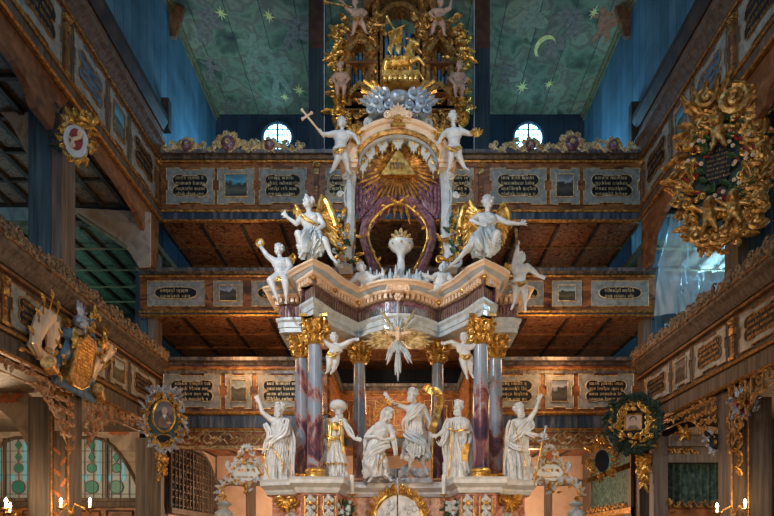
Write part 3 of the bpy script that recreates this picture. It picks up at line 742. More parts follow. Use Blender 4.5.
# columns
def capital(mb, x, y, z0, r):
    mb.lathe([(r*1.0,0),(r*1.18,.03),(r*1.0,.06),(r*1.02,.1),(r*1.25,.42),(r*1.5,.5)], (x,y,z0), 14)
    for row, (n, zz, L, W, rr, ph) in enumerate(((8,.04,.2,.14,r*1.02,0),(8,.2,.24,.16,r*1.1,.5))):
        for k in range(n):
            a = 2*PI*(k+ph)/n
            mb.M = Matrix.Translation((x,y,0)) @ Matrix.Rotation(a, 4, 'Z') @ Matrix.Translation((0,-rr,z0+zz)) @ Matrix.Rotation(.18+.22*row,4,'X')
            mb.leaf(0, 0, PI/2, L, W, 0, 0, 3, .35)
            mb.ball((0,-.05,L*.93), (.04,.035,.03), 6, 4)
    for k in range(4):
        a = PI/4+k*PI/2
        mb.M = Matrix.Translation((x,y,0)) @ Matrix.Rotation(a, 4, 'Z')
        mb.M = mb.M @ Matrix.Translation((0,-r*1.55,0)) @ Matrix.Rotation(PI/2,4,'Z')
        mb.volute(0, z0+.43, .085, 1.5, PI/2, 1, .03, .01)
        mb.M = Matrix.Translation((x,y,0)) @ Matrix.Rotation(k*PI/2,4,'Z')
        mb.flower(0, z0+.47, .06, -r*1.5)
    mb.M = Matrix.Identity(4)
    q = r*1.75; mb.loft([[(x-q,y-q,z0+.5),(x,y-q*.8,z0+.5),(x+q,y-q,z0+.5),(x+q*.8,y,z0+.5),(x+q,y+q,z0+.5),(x,y+q*.8,z0+.5),(x-q,y+q,z0+.5),(x-q*.8,y,z0+.5)],
                         [(x-q,y-q,z0+.56),(x,y-q*.8,z0+.56),(x+q,y-q,z0+.56),(x+q*.8,y,z0+.56),(x+q,y+q,z0+.56),(x,y+q*.8,z0+.56),(x-q,y+q,z0+.56),(x-q*.8,y,z0+.56)]])
ZB, ZC = 2.92, 5.62
for x, y, r in ((-1.68,12.1,.155),(1.66,12.1,.155),(-2.1,13.0,.15),(2.1,13.0,.15),(-.87,13.35,.145),(.87,13.35,.145)):
    x += CX
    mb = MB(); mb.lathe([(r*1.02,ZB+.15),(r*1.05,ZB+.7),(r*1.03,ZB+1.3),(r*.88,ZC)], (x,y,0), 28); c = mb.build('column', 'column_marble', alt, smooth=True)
    if abs(x-CX) < 1: mb = MB(); mb.lathe([(r*1.5,0),(r*1.55,.05),(r*1.35,.09),(r*1.3,.2),(r*1.5,.26),(r*1.5,.32),(r*1.2,.36)], (x,y,ZB), 28)
    else: mb = MB(); mb.lathe([(r*1.45,0),(r*1.5,.04),(r*1.4,.08),(r*1.15,.1),(r*1.12,.13),(r*1.3,.16),(r*1.3,.19),(r*1.06,.22)], (x,y,ZB), 28); mb.build('column_base', 'gold', c, smooth=True)
    mb = MB(); capital(mb, x, y, ZC, r); mb.build('capital', 'gold', c, smooth=True)
    mb = MB(); q = r*1.6; mb.box(x-q,x+q,y-q,y+q,ZC+.56,6.17); mb.build('impost_block', 'white_blue', alt)
# plinth: pedestals and their cornice
pc = [(0,12.75),(.9,12.75),(1.1,12.6),(1.18,12.35),(1.22,11.75)]
phalf = smooth_path(pc, 4)+[(1.95,11.72),(2.0,12.1),(2.65,12.3),(2.7,12.6),(2.7,13.6)]
pz = ZB
mb = MB(); plan_sweep(mb, S2(phalf), [(0,pz-.3),(.05,pz-.3),(.08,pz-.24),(.08,pz-.2),(.14,pz-.15),(.18,pz-.12),(.18,pz-.05),(.2,pz),(-.2,pz),(-.2,pz-.3)],1.25)
mb.build('plinth_cornice', 'white_paint', alt)
ins = [(x,y+.1) for x,y in S2([(0,12.75),(.9,12.75),(1.2,12.5),(1.24,11.75),(1.9,11.75),(1.95,12.3),(2.6,12.4),(2.6,13.7)])]
mb = MB(); mb.loft([[(x,y,pz-.2) for x,y in ins],[(x,y,pz-.001) for x,y in ins]]); mb.build('plinth_top', 'cream_paint', alt)
bodyp = [(x*.985,y+.1) for x,y in phalf]
mb = MB(); plan_sweep(mb, S2(bodyp), [(0,.9),(0,pz-.28),(-.3,pz-.28),(-.3,.9)],1.2); mb.build('plinth_body', 'rose_marble', alt)
mb = MB(); 
for sx in (-1,1):
    for x in (1.36,1.72): 
        xx = CX+sx*x; mb.m = 0; mb.box(xx-.13,xx+.13,11.77,11.83,1.2,pz-.33); mb.m = 1
        edge(mb, [(xx-.12,1.25),(xx+.12,1.25),(xx+.12,pz-.36),(xx-.12,pz-.36)], .018, 11.77)
mb.build('plinth_panel', ['purple_marble','gold'], alt)
for sx in (-1,1):
    for x, yy in ((1.36,11.76),(1.72,11.76),(2.2,12.25)):
        mb = MB(Matrix.Translation((0,yy,0))); xx = CX+sx*x
        for k in range(4):
            z = pz-.45-k*.14; mb.volute(xx-.05, z, .05, 1.2, 0, 1, .02); mb.volute(xx+.05, z, .05, 1.2, PI, -1, .02)
            mb.leaf(xx, z, PI/2, .14, .12)
        mb.m = 1; mb.ball((xx,-.03,pz-.5),(.05,.04,.06),8,6); mb.build('plinth_ornament', ['white_paint','gold'], alt, smooth=True)
    # gilded console leaf under the outer plinth corner
    mb = MB(Matrix.Translation((0,12.2,0))); xx = CX+sx*2.28
    mb.volute(xx-.12*sx, pz-.42, .13, 1.6, 0, sx, .04); mb.volute(xx+.14*sx, pz-.38, .09, 1.4, PI, -sx, .03)
    for k in range(5): mb.leaf(xx, pz-.42, -PI/2+sx*(k-1)*.6, .26, .13, -.02, .3)
    mb.build('gilded_console', 'gold', alt, smooth=True)
# statue pedestals at the sides are the outer part of the plinth; blocks under inner columns and statues
mb = MB(); 
for x0,x1,y0,y1 in ((-1.08,-.62,13.0,13.7),(.62,1.08,13.0,13.7)): mb.box(CX+x0,CX+x1,y0,y1,pz-.6,pz)
mb.box(CX-2.65,CX+2.65,12.95,13.75,pz-.5,pz-.01)
mb.build('plinth_block', 'white_paint', alt)
# central gilt-framed relief in front of the plinth
fx = lambda px: (px-400)*12.6/600
mb = MB(); Y0 = 12.6
pts = []
cz = Z(522,Y0)
for k in range(28): a = PI*k/27; pts.append((CX+.52*math.cos(a), cz+.6*math.sin(a)))
mb.prism(pts, Y0-.04, Y0+.1); rr = random.Random(4)
for k in range(40):
    x = CX+rr.uniform(-.4,.4); z = cz+rr.uniform(.03,.42); mb.ball((x,Y0-.05,z),(rr.uniform(.02,.05),.03,rr.uniform(.02,.06)),6,4)
rel = mb.build('relief_panel', 'white_paint', alt, smooth=False)
mb = MB(Matrix.Translation((0,Y0-.04,0)))
mb.tube([(x,0,z) for x,z in pts], .04, 8)
for k in range(15):
    a = PI*k/14; x, z = CX+.56*math.cos(a), cz+.64*math.sin(a)
    mb.volute(x, z, .07, 1.3, a, -1 if k < 7 else 1, .025); mb.leaf(x, z, a+.5*(1 if k < 7 else -1), .17, .1, -.02, .3)
for k in range(-2,3): mb.leaf(CX, cz+.62, PI/2+k*.45, .2, .1, -.04, 0)
mb.build('relief_frame', 'gold', alt, smooth=True)
# upper tier ----------------------------------------------------------
YU = 13.2
U = lambda px: (px-400)*YU/600
Zu = lambda py: Z(py,YU)
acx = U(398)
for sx in (-1,1):
    # curved, tapering piers with scroll feet, faced white-blue
    cl_ = [(53,268,7),(52,255,6),(49,240,5.5),(48,222,5),(48,205,5),(48,188,5.5),(47,176,6)]
    px2m = YU/600
    rings = []
    for d, py, w in cl_:
        x = acx+sx*d*px2m; z = Zu(py); ww = w*px2m
        rings.append([(x-ww,YU-.12,z),(x-ww*.4,YU-.2,z),(x+ww*.4,YU-.2,z),(x+ww,YU-.12,z),(x+ww,YU+.3,z),(x-ww,YU+.3,z)])
    mb = MB(); mb.loft(rings); pier = mb.build('upper_pier', 'white_blue', alt)
    mb = MB(Matrix.Translation((0,YU-.2,0)))
    fx_ = acx+sx*58*px2m
    mb.volute(fx_, Zu(266), .14, 1.6, PI/2, sx, .05); mb.volute(acx+sx*52*px2m, Zu(182), .08, 1.5, PI/2, sx, .03)
    mb.volute(acx+sx*57*px2m, Zu(200), .07, 1.5, 0, -sx, .03)
    mb.tube([(acx+sx*(50+3*math.sin(k*1.1))*px2m,0,Zu(190+k*8)) for k in range(9)], .02, 6)
    mb.build('pier_scroll', 'white_paint', pier, smooth=True)
    mb = MB(Matrix.Translation((0,YU-.25,0)))
    r_ = random.Random(21)
    for k in range(9):
        x = acx+sx*(55+5*math.sin(k*1.3))*px2m; z = Zu(222+k*5.5)
        mb.m = 0; mb.leaf(x, z, r_.uniform(0,6.28), .22, .13, 0, r_.uniform(-.4,.4)); mb.flower(x+.03, z, .05, -.05)
        mb.m = 1; mb.leaf(x, z, r_.uniform(0,6.28), .2, .12, 0, .3); mb.m = 2; mb.volute(x+.05*sx, z-.02, .06, 1.3, 0, sx, .02)
    mb.build('pier_garland', ['gold','leaf_green','white_blue'], pier, smooth=True)
    # little impost cornices where the arch starts
    mb = MB(); x = acx+sx*48*px2m; mb.box(x-.17,x+.17,YU-.32,YU+.3,Zu(176),Zu(172)); mb.box(x-.2,x+.2,YU-.36,YU+.3,Zu(172),Zu(169.5)); mb.build('impost', 'cream_paint', pier)
# arch
def arch_sweep(mb, rx, rz, cx, cz, prof, a0=0, a1=PI, n=36):
    rings = []
    for i in range(n+1):
        a = a0+(a1-a0)*i/n; c, s_ = math.cos(a), math.sin(a)
        rings.append([(cx+(rx+d)*c, y, cz+(rz+d)*s_) for d, y in prof])
    mb.loft(rings)
rx, rz = 41*YU/600, 31*YU/600
zs = Zu(171)
mb = MB(); arch_sweep(mb, rx, rz, acx, zs, [(0,YU+.3),(0,YU-.28),(.03,YU-.3),(.16,YU-.3),(.18,YU-.34),(.2,YU-.36),(.26,YU-.36),(.28,YU-.3),(.3,YU+.3)])
ar = mb.build('arch', 'cream_paint', alt, smooth=False)
mb = MB(); arch_sweep(mb, rx, rz, acx, zs, [(-.055,YU+.28),(-.055,YU-.3),(-.0,YU-.33),(.03,YU-.33),(.03,YU+.2)]); mb.build('arch_lining', 'old_gold', ar)
mb = MB(); arch_sweep(mb, rx, rz, acx, zs, [(-.09,YU+.28),(-.09,YU-.22),(-.05,YU-.26),(-.05,YU+.2)]); mb.build('arch_soffit', 'blue_paint', ar)
# shell keystone and side scrolls
mb = MB(Matrix.Translation((0,YU-.38,0)))
for k in range(-4,5): mb.leaf(acx, Zu(129), PI/2+k*.36, .3-.015*abs(k), .11, 0, 0, 2)
mb.volute(acx-.22, Zu(128), .09, 1.4, 0, 1, .035); mb.volute(acx+.22, Zu(128), .09, 1.4, PI, -1, .035)
mb.build('shell_keystone', 'cream_paint', ar, smooth=True)
mb = MB(Matrix.Translation((0,YU-.42,0))); mb.flower(acx, Zu(133), .1, 0, 5); mb.box(acx-.16,acx+.16,-.02,.05,Zu(139),Zu(137)); mb.leaf(acx,Zu(137),PI/2,.12,.2)
mb.build('keystone_flower', 'gold', ar, smooth=True)
for sx in (-1,1):
    mb = MB(Matrix.Translation((0,YU-.36,0)))
    for k in range(5): a = PI/2-sx*(.62+.0*k); mb.leaf(acx+sx*.95, Zu(148), PI/2+sx*(.9-k*.5), .26, .1, 0, .3*sx)
    mb.build('gilded_acanthus', 'gold', ar, smooth=True)
    mb = MB(Matrix.Translation((0,YU,0)))
    mb.volute(acx+sx*.62, Zu(124), .17, 1.6, PI/2, sx, .06); mb.volute(acx+sx*.42, Zu(121), .12, 1.5, PI/2, -sx, .05)
    mb.build('arch_scroll', 'white_blue', ar, smooth=True)
# lambrequins hanging inside the arch
for k in range(7):
    a = PI*(k+.5)/7; x, z = acx+rx*.87*math.cos(a), zs+rz*.93*math.sin(a)
    y = YU-.12; w = .1
    mb = MB(Matrix.Translation((0,y,0)))
    pts = [(-w,.07),(w,.07),(w*1.25,-.1),(w*.7,-.17),(w*.75,-.24),(w*.3,-.22),(0,-.32),(-w*.3,-.22),(-w*.75,-.24),(-w*.7,-.17),(-w*1.25,-.1)]
    mb.prism([(x+u,z+q) for u,q in pts], -.02, .02)
    mb.m = 1; edge(mb, [(x+u,z+q) for u,q in pts], .012, -.02); mb.ball((x,-.03,z-.05),(.035,.02,.045),8,5)
    mb.ball((x,-.02,z-.36),(.028,.028,.05),6,4)
    mb.build('lambrequin', ['white_blue','gold'], ar, smooth=False)
    mb = MB(); mb.m = 0; xx = x+.15*(1 if a < PI/2 else -1)*.8
    mb.lathe([(.005,.06),(.02,.03),(.03,0),(.035,-.03),(.02,-.04),(.035,-.14),(.0,-.15)], (xx,y,z-.16), 8); mb.build('tassel', 'gold', ar, smooth=True)
# rays and triangle
gl = thing('ray_glory', 'golden triangle with letters in a burst of gold rays under the top arch', 'ornament', P(399,168,YU-.05))
rr = random.Random(5); cxx, czz = acx, Zu(166)
mb = MB()
for k in range(46):
    a = 2*PI*k/46
    down = max(0, -math.sin(a)); L = .62+.62*down**.8+rr.uniform(-.1,.1); 
    if math.sin(a) > .35: L = .55
    w = .028+.012*rr.random()
    c, s_ = math.cos(a), math.sin(a); b0 = .12
    ring = lambda r, ww, t: [(cxx+r*c-ww*s_, YU+.0, czz+r*s_+ww*c),(cxx+r*c, YU-t, czz+r*s_),(cxx+r*c+ww*s_, YU, czz+r*s_-ww*c),(cxx+r*c, YU+.02, czz+r*s_)]
    mb.loft([ring(b0,w*.5,.03), ring(L*.8,w,.035), ring(L,w*.2,.01)])
mb.build('rays', 'old_gold', gl)
tri = [(cxx-.38,Zu(179)),(cxx+.38,Zu(179)),(cxx+.05,Zu(156)),(cxx-.05,Zu(156))]
mb = MB(); mb.prism(tri, YU-.16, YU-.04); mb.build('triangle', 'gold', gl)
mb = MB(); zt = Zu(173); y = YU-.165
def hb(mb, x, kind):
    if kind == 'y': mb.box(x-.02,x+.01,y-.02,y+.01,zt+.07,zt+.12)
    if kind == 'h': mb.box(x-.05,x+.04,y-.02,y+.01,zt+.09,zt+.12); mb.box(x+.02,x+.04,y-.02,y+.01,zt,zt+.12); mb.box(x-.05,x-.03,y-.02,y+.01,zt,zt+.07)
    if kind == 'v': mb.box(x-.02,x+.015,y-.02,y+.01,zt+.09,zt+.12); mb.box(x-.005,x+.015,y-.02,y+.01,zt,zt+.12)
for x, k in ((.13,'y'),(.05,'h'),(-.04,'v'),(-.12,'h')): hb(mb, cxx+x, k)
mb.build('hebrew_letters', 'dull_rose', gl)
# purple niche frame with the keyhole opening
def keyhole(off):
    c = [(0,205),(8,206.5),(14,210.5),(20,216),(26,223),(29,232),(29,241),(26,251),(22,260),(17,269),(13,278)]
    pts = []
    for i,(d,py) in enumerate(c):
        d2 = d+off*(min(1,.15+i*.28)); py2 = py-off*(1 if i < 3 else .4 if i < 5 else 0)+(.3*off if i > 8 else 0)
        pts.append((d2, py2))
    return smooth_path(pts, 3)
inn, out_ = keyhole(0), keyhole(9)
mb = MB()
for sx in (-1,1):
    rings = []
    for (d0,p0),(d1,p1) in zip(inn,out_):
        a = (acx+sx*d0*YU/600, Zu(p0)); b_ = (acx+sx*d1*YU/600, Zu(p1))
        rings.append([(a[0],YU+.0,a[1]),(a[0]*.5+b_[0]*.5,YU-.14,a[1]*.5+b_[1]*.5),(b_[0],YU-.04,b_[1]),(b_[0],YU+.2,b_[1]),(a[0],YU+.2,a[1])])
    mb.loft(rings)
pf = mb.build('niche_frame', 'purple_marble', alt, smooth=False)
mb = MB()
pl = [(acx+d*YU/600, YU-.06, Zu(p)) for d,p in reversed(inn)]+[(acx-d*YU/600, YU-.06, Zu(p)) for d,p in inn]
mb.tube(pl, .027, 8)
for k in range(0,len(pl),4):
    x,y,z = pl[k]; mb.M = Matrix.Translation((0,y-.02,0)); mb.leaf(x,z,R.uniform(0,6.28),.12,.08)
mb.M = Matrix.Translation((0,YU-.1,0))
for sx in (-1,1): mb.leaf(acx,Zu(206),PI/2+sx*1.1,.3,.11,0,-.3*sx)
for sx in (-1,1):
    for k in range(5): mb.leaf(acx+sx*42*YU/600, Zu(232+k*6), R.uniform(0,6.28), .2, .1, 0, .3)
    mb.volute(acx+sx*41*YU/600, Zu(262), .09, 1.5, 0, sx, .03)
mb.build('niche_gilding', 'gold', pf, smooth=True)
# purple spandrel cloth between rays and opening
mb = MB()
for sx in (-1,1):
    o = [(43,176),(45,190),(44,202),(41,212),(35,222),(31,219),(24,208),(12,200),(0,196),(0,186),(20,182)]
    mb.prism([(acx+sx*d*YU/600, Zu(p)) for d,p in o], YU+.05, YU+.16)
    for k in range(6): mb.tube([(acx+sx*(20+k*4.2)*YU/600, YU+.02, Zu(182+k)),(acx+sx*(24+k*3.4)*YU/600, YU-.01, Zu(200+k*2)),(acx+sx*(28+k*1.9)*YU/600, YU+.02, Zu(208+k*2))],.035,6)
mb.build('drapery', 'purple_marble', alt, smooth=True)
# baptismal font-like vase with gilded flames
vz = Zu(277); vs = thing('vase', 'pale blue vase with gilded flames standing in the keyhole opening', 'vase', (U(401),YU-.3,7.2))
mb = MB(); mb.lathe([(.22,0),(.2,.06),(.1,.1),(.07,.25),(.09,.4),(.07,.55),(.1,.66),(.22,.76),(.27,.84),(.27,.88),(.18,.86),(.12,.84)], (0,0,0), 16); mb.build('bowl', 'white_blue', vs, local=True, smooth=True)
mb = MB(Matrix.Translation((0,-.0,0)))
for k in range(7): mb.leaf(0,.84,PI/2+(k-3)*.32,.36-.03*abs(k-3),.13,-.05,(k-3)*.1)
for k in range(8): 
    a = 2*PI*k/8; mb.ball((.25*math.cos(a),.25*math.sin(a),.81),.025,6,4)
mb.build('flames', 'gilt_paint', vs, local=True, smooth=True)
cr = MB(); r_ = random.Random(2)
for k in range(26):
    x = (k-12.5)/12.5*.62; h = .1+.22*r_.random()*(1-abs(x)*.6)+.06; x += r_.uniform(-.02,.02); y = YU-.45+r_.uniform(-.1,.1)
    cr.lathe([(.05,0),(.035,h*.5),(.012,h)], (U(399)+x,y,7.16), 6)
cr.ball((U(399),YU-.4,7.17),(.7,.18,.1),16,6)
tag(cr.build('cloud_spikes', 'white_blue', origin=(U(399),YU-.45,7.36)), 'pale blue spiky clouds heaped at the foot of the vase', 'ornament')
# shell and little cartouche on the cornice centre
sh = MB(Matrix.Translation((0,12.25,0)))
for k in range(-4,5): sh.leaf(X(398.5,12.25), Z(290,12.25), PI/2+k*.35, .32-.015*abs(k), .1, 0, 0, 2)
sh.volute(X(398,12.25)-.17, Z(289,12.25), .08, 1.4, 0, 1, .03); sh.volute(X(398,12.25)+.17, Z(289,12.25), .08, 1.4, PI, -1, .03); sh.flower(X(398,12.25), Z(297,12.25), .09, 0, 6)
sh.build('cornice_shell', 'cream_paint', alt, smooth=True)
# star burst with dove, hanging under the entablature
YS = 12.4
st = thing('ray_glory', 'star of silver and gold rays with a dove, hanging under the cornice', 'ornament', P(398,337,YS))
mbs, mbg = MB(), MB(); rr = random.Random(9)
c0 = P(398,337,YS)
dirs = [(90,38,1),(78,20,1),(102,20,1),(122,32,0),(132,28,1),(58,32,0),(48,28,1),(-90,44,1),(-86,36,1),(-94,38,1),(-75,16,1),(-105,16,1),(-112,30,1),(-118,26,1),(-122,22,1),(-68,28,1),(-62,30,1),(-57,24,1),
        (180,32,0),(188,36,0),(194,33,0),(172,30,0),(200,30,0),(208,26,0),(216,20,0),(0,32,0),(-8,36,0),(-14,33,0),(8,30,0),(-20,30,0),(-28,26,0),(-36,20,0),(150,18,0),(30,18,0),(165,22,0),(15,22,0)]
for ang, L, k in dirs:
    a = math.radians(ang); L *= YS/600; c, s_ = math.cos(a), math.sin(a); w = .032; m_ = mbs if k else mbg
    ring = lambda r, ww, t: [(c0.x+r*c-ww*s_, YS, c0.z+r*s_+ww*c),(c0.x+r*c, YS-t, c0.z+r*s_),(c0.x+r*c+ww*s_, YS, c0.z+r*s_-ww*c),(c0.x+r*c, YS+.03, c0.z+r*s_)]
    m_.loft([ring(.04,.015,.03), ring(L*.75,w,.04), ring(L,w*.25,.01)])
mbs.build('silver_rays', 'white_blue', st); mbg.build('golden_rays', 'pale_gilt', st)
mb = MB(); mb.ball((c0.x,YS-.1,c0.z),(.06,.07,.11),10,8); mb.ball((c0.x,YS-.16,c0.z-.11),.035,8,6)
for sx in (-1,1): mb.M = Matrix.Translation((0,YS-.08,0)); mb.leaf(c0.x+sx*.04,c0.z+.02,PI/2-sx*1.2,.24,.13,0,-.3*sx)
mb.M = Matrix.Translation((0,YS-.08,0)); mb.leaf(c0.x,c0.z+.06,PI/2,.15,.12)
mb.build('dove', 'cream_paint', st, smooth=True)
# book with seals on a cloud above the arch, the lamb on it
YL = 13.0
bk = thing('sealed_book', 'golden book with hanging seals carried on the cloud, under the lamb', 'book', P(402,91,YL))
x0, x1 = X(382,YL), X(419,YL)
mb = MB(); mb.box(x0,x1,YL-.25,YL+.25,Z(84,YL),Z(79,YL)); mb.box(x0+.02,x1-.02,YL-.22,YL+.22,Z(88,YL),Z(84,YL)); mb.build('book_block', 'gold', bk)
for k in range(7):
    mb = MB(); x = x0+.07+k*(x1-x0-.14)/6; mb.box(x-.02,x+.02,YL-.28,YL-.25,Z(88,YL),Z(82,YL)); mb.lathe([(.001,-.04),(.045,-.04),(.05,0),(.045,.04),(.001,.04)],(x,YL-.27,Z(88,YL)),8)
    mb.build('seal', 'gold', bk, smooth=False)
cd = MB(); c = P(399,100,YL); r_ = random.Random(14)
cd.ball(c, (.27,.22,.17), 16, 10)
for k in range(20):
    a = PI*k/19; cd.ball((c.x+.58*math.cos(a)*r_.uniform(.6,1.1), YL+r_.uniform(-.05,.1), c.z-.12-.1*r_.random()-.12*abs(math.cos(a))), (.1,.1,.08), 8, 6)
cd.M = Matrix.Translation((0,YL-.12,0))
for sx in (-1,1):
    for (dx,dz,r1) in ((.34,.02,.13),(.5,-.16,.13),(.24,-.2,.1),(.62,-.3,.1),(.4,-.3,.09)): cd.volute(c.x+sx*dx, c.z+dz, r1, 1.4, PI/2, sx, r1*.45)
    for k in range(5): cd.leaf(c.x+sx*(.3+.08*k), c.z+.05-.07*k, (0 if sx > 0 else PI)+sx*.5, .28, .12, 0, .2*sx)
cd.M = Matrix.Identity(4)
cl2 = cd.build('cloud', 'silver_blue', origin=c, smooth=True); tag(cl2, 'shiny blue-silver cloud orb under the sealed book, above the arch keystone', 'ornament')
ry = MB()
for sx in (-1,1):
    for a_, L in ((.15,.62),(.32,.7),(.62,.75),(.8,.6)):
        a = a_; dx, dz = math.cos(a)*sx, math.sin(a); n = V((-dz,0,dx))*.035
        p0 = V((c.x+sx*.15,YL+.02,c.z)); p1 = p0+V((dx*L,0,dz*L)); ry.loft([[p0-n,p0+V((0,-.03,0)),p0+n,p0+V((0,.03,0))],[p1-n*1.2,p1+V((0,-.03,0)),p1+n*1.2,p1+V((0,.03,0))]])
ry.build('cloud_rays', 'gold', cl2)
# ------------------------------------------------------------ organ behind
YO = 15.75
O = lambda px: X(px,YO)
Zo = lambda py: Z(py,YO)
org = thing('organ', 'gilded carved organ case with dark pipes behind the lamb, up in the gallery', 'organ', (O(398),YO,10.2))
mb = MB(); mb.box(O(346),O(452),YO+.3,YO+.5,Zo(150),Zo(24)); mb.build('case_back', 'dark_planks', org)
def frame_gable(mb, cx, z0, z1, w, t=.09, gh=.5):
    mb.box(cx-w-t,cx-w,-.25,.2,z0,z1); mb.box(cx+w,cx+w+t,-.25,.2,z0,z1)
    for sx in (-1,1):
        mb.prism([(cx+sx*(w+t+.05),z1-.05),(cx,z1+gh),(cx,z1+gh-.16),(cx+sx*(w-.02),z1-.12)], -.32, .2)
    mb.box(cx-w-t-.04,cx+w+t+.04,-.3,.2,z0-.1,z0)
for px in (360.5, 439):
    cx = O(px); mb = MB(Matrix.Translation((0,YO,0)))
    frame_gable(mb, cx, Zo(97), Zo(58), .26, .1, .42); frame_gable(mb, cx, Zo(114), Zo(100), .26, .08, .28)
    tw = mb.build('pipe_tower_frame', 'old_gold', org)
    for k in range(5):
        x = cx-.2+k*.1; mb = MB(); h = Zo(62)+(.2-abs(k-2)*.08); mb.lathe([(.012,0),(.042,.22),(.042,h-Zo(96))], (x,YO-.02,Zo(96)), 10); mb.build('organ_pipe', 'blue_enamel', org, smooth=True)
    mb = MB(Matrix.Translation((0,YO-.15,0)))
    for sx in (-1,1):
        for k in range(4): mb.leaf(cx+sx*(.24-.03*k), Zo(56)-.16*k+.1, -PI/2-sx*.5, .26, .12, 0, .4*sx)
    mb.flower(cx, Zo(106), .1); 
    for sx in (-1,1): mb.leaf(cx, Zo(106), PI/2+sx*1.2, .22, .12)
    mb.build('tower_carving', 'old_gold', tw, smooth=True)
cx = O(400); mb = MB(Matrix.Translation((0,YO,0)))
for sx in (-1,1):
    mb.box(cx+sx*.62-.1,cx+sx*.62+.1,-.2,.2,Zo(100),Zo(0))
    mb.box(cx+sx*.9-.06,cx+sx*.9+.06,-.1,.2,Zo(100),Zo(-2))
arch_sweep(mb, .45, .4, cx, Zo(28), [(0,-.2),(0,.2),(.12,.2),(.12,-.2)], n=20)
mb.box(cx-.57,cx-.45,-.2,.2,Zo(92),Zo(28)); mb.box(cx+.45,cx+.57,-.2,.2,Zo(92),Zo(28))
arch_sweep(mb, .8, .5, cx, Zo(20), [(0,-.3),(0,.2),(.14,.2),(.14,-.4)], n=20)
mb.box(cx-.6,cx+.6,-.25,.2,Zo(96),Zo(92))
ctr = mb.build('central_case', 'dull_gold', org)
for k in range(7):
    x = cx-.36+k*.12; h = Zo(38)+.25-abs(k-3)*.09; mb = MB(); mb.lathe([(.015,0),(.052,.25),(.052,h-Zo(92))], (x,YO,Zo(92)), 10); mb.build('organ_pipe', 'blue_enamel', org, smooth=True)
mb = MB(Matrix.Translation((0,YO,0)))
for z0, z1 in ((101,98),(117,114),(72,70)):
    for a, b_ in ((345,378),(421,455)): mb.box(O(a),O(b_),-.3,.2,Zo(z0),Zo(z1))
for a, b_ in ((336,346),(452,462)): mb.box(O(a)+.05,O(b_)-.05,-.1,.2,Zo(130),Zo(40))
for px in (350,371,428,449): mb.box(O(px)-.06,O(px)+.06,-.22,.2,Zo(140),Zo(36))
mb.build('case_framing', 'brown_timber', org)
r_ = random.Random(31)
for sx, px in ((-1,338),(1,460)):
    mb = MB(Matrix.Translation((0,YO-.1,0)))
    for k in range(80):
        py = 32+k*1.25; w = 9*math.sin(min(1,k/50)*PI*.5)+1.5
        x = O(px+r_.uniform(-w,w*.6)*(-sx)*-1); z = Zo(py)
        if k%3 == 0: mb.volute(x, z, r_.uniform(.08,.14), 1.5, r_.uniform(0,6), sx*(1 if k%2 else -1), .035, r_.uniform(-.1,0))
        else: mb.leaf(x, z, r_.uniform(0,6.28), r_.uniform(.22,.4), .16, r_.uniform(-.1,.0), r_.uniform(-.5,.5))
    mb.build('carved_wing', 'gold', org, smooth=True)
    mb = MB(Matrix.Translation((0,YO-.25,0)))
    for k in range(36): mb.leaf(O(px-sx*r_.uniform(6,44)), Zo(r_.uniform(24,50)), r_.uniform(0,6.28), .22, .15, 0, r_.uniform(-.4,.4))
    for k in range(14): mb.leaf(O(399+sx*(24+r_.uniform(-2,2))), Zo(4+k*6.4), PI/2+r_.uniform(-1,1), .26, .13, 0, r_.uniform(-.4,.4))
    for k in range(24): mb.volute(O(399+sx*r_.uniform(28,56)), Zo(r_.uniform(116,142)), .09, 1.5, r_.uniform(0,6), sx, .03)
    for a in (355,372): mb.scroll(O(399+sx*abs(399-a)), Zo(40), O(399+sx*(abs(399-a)-14)), Zo(28), .1, .04)
    mb.build('carved_foliage', 'old_gold', org, smooth=True)
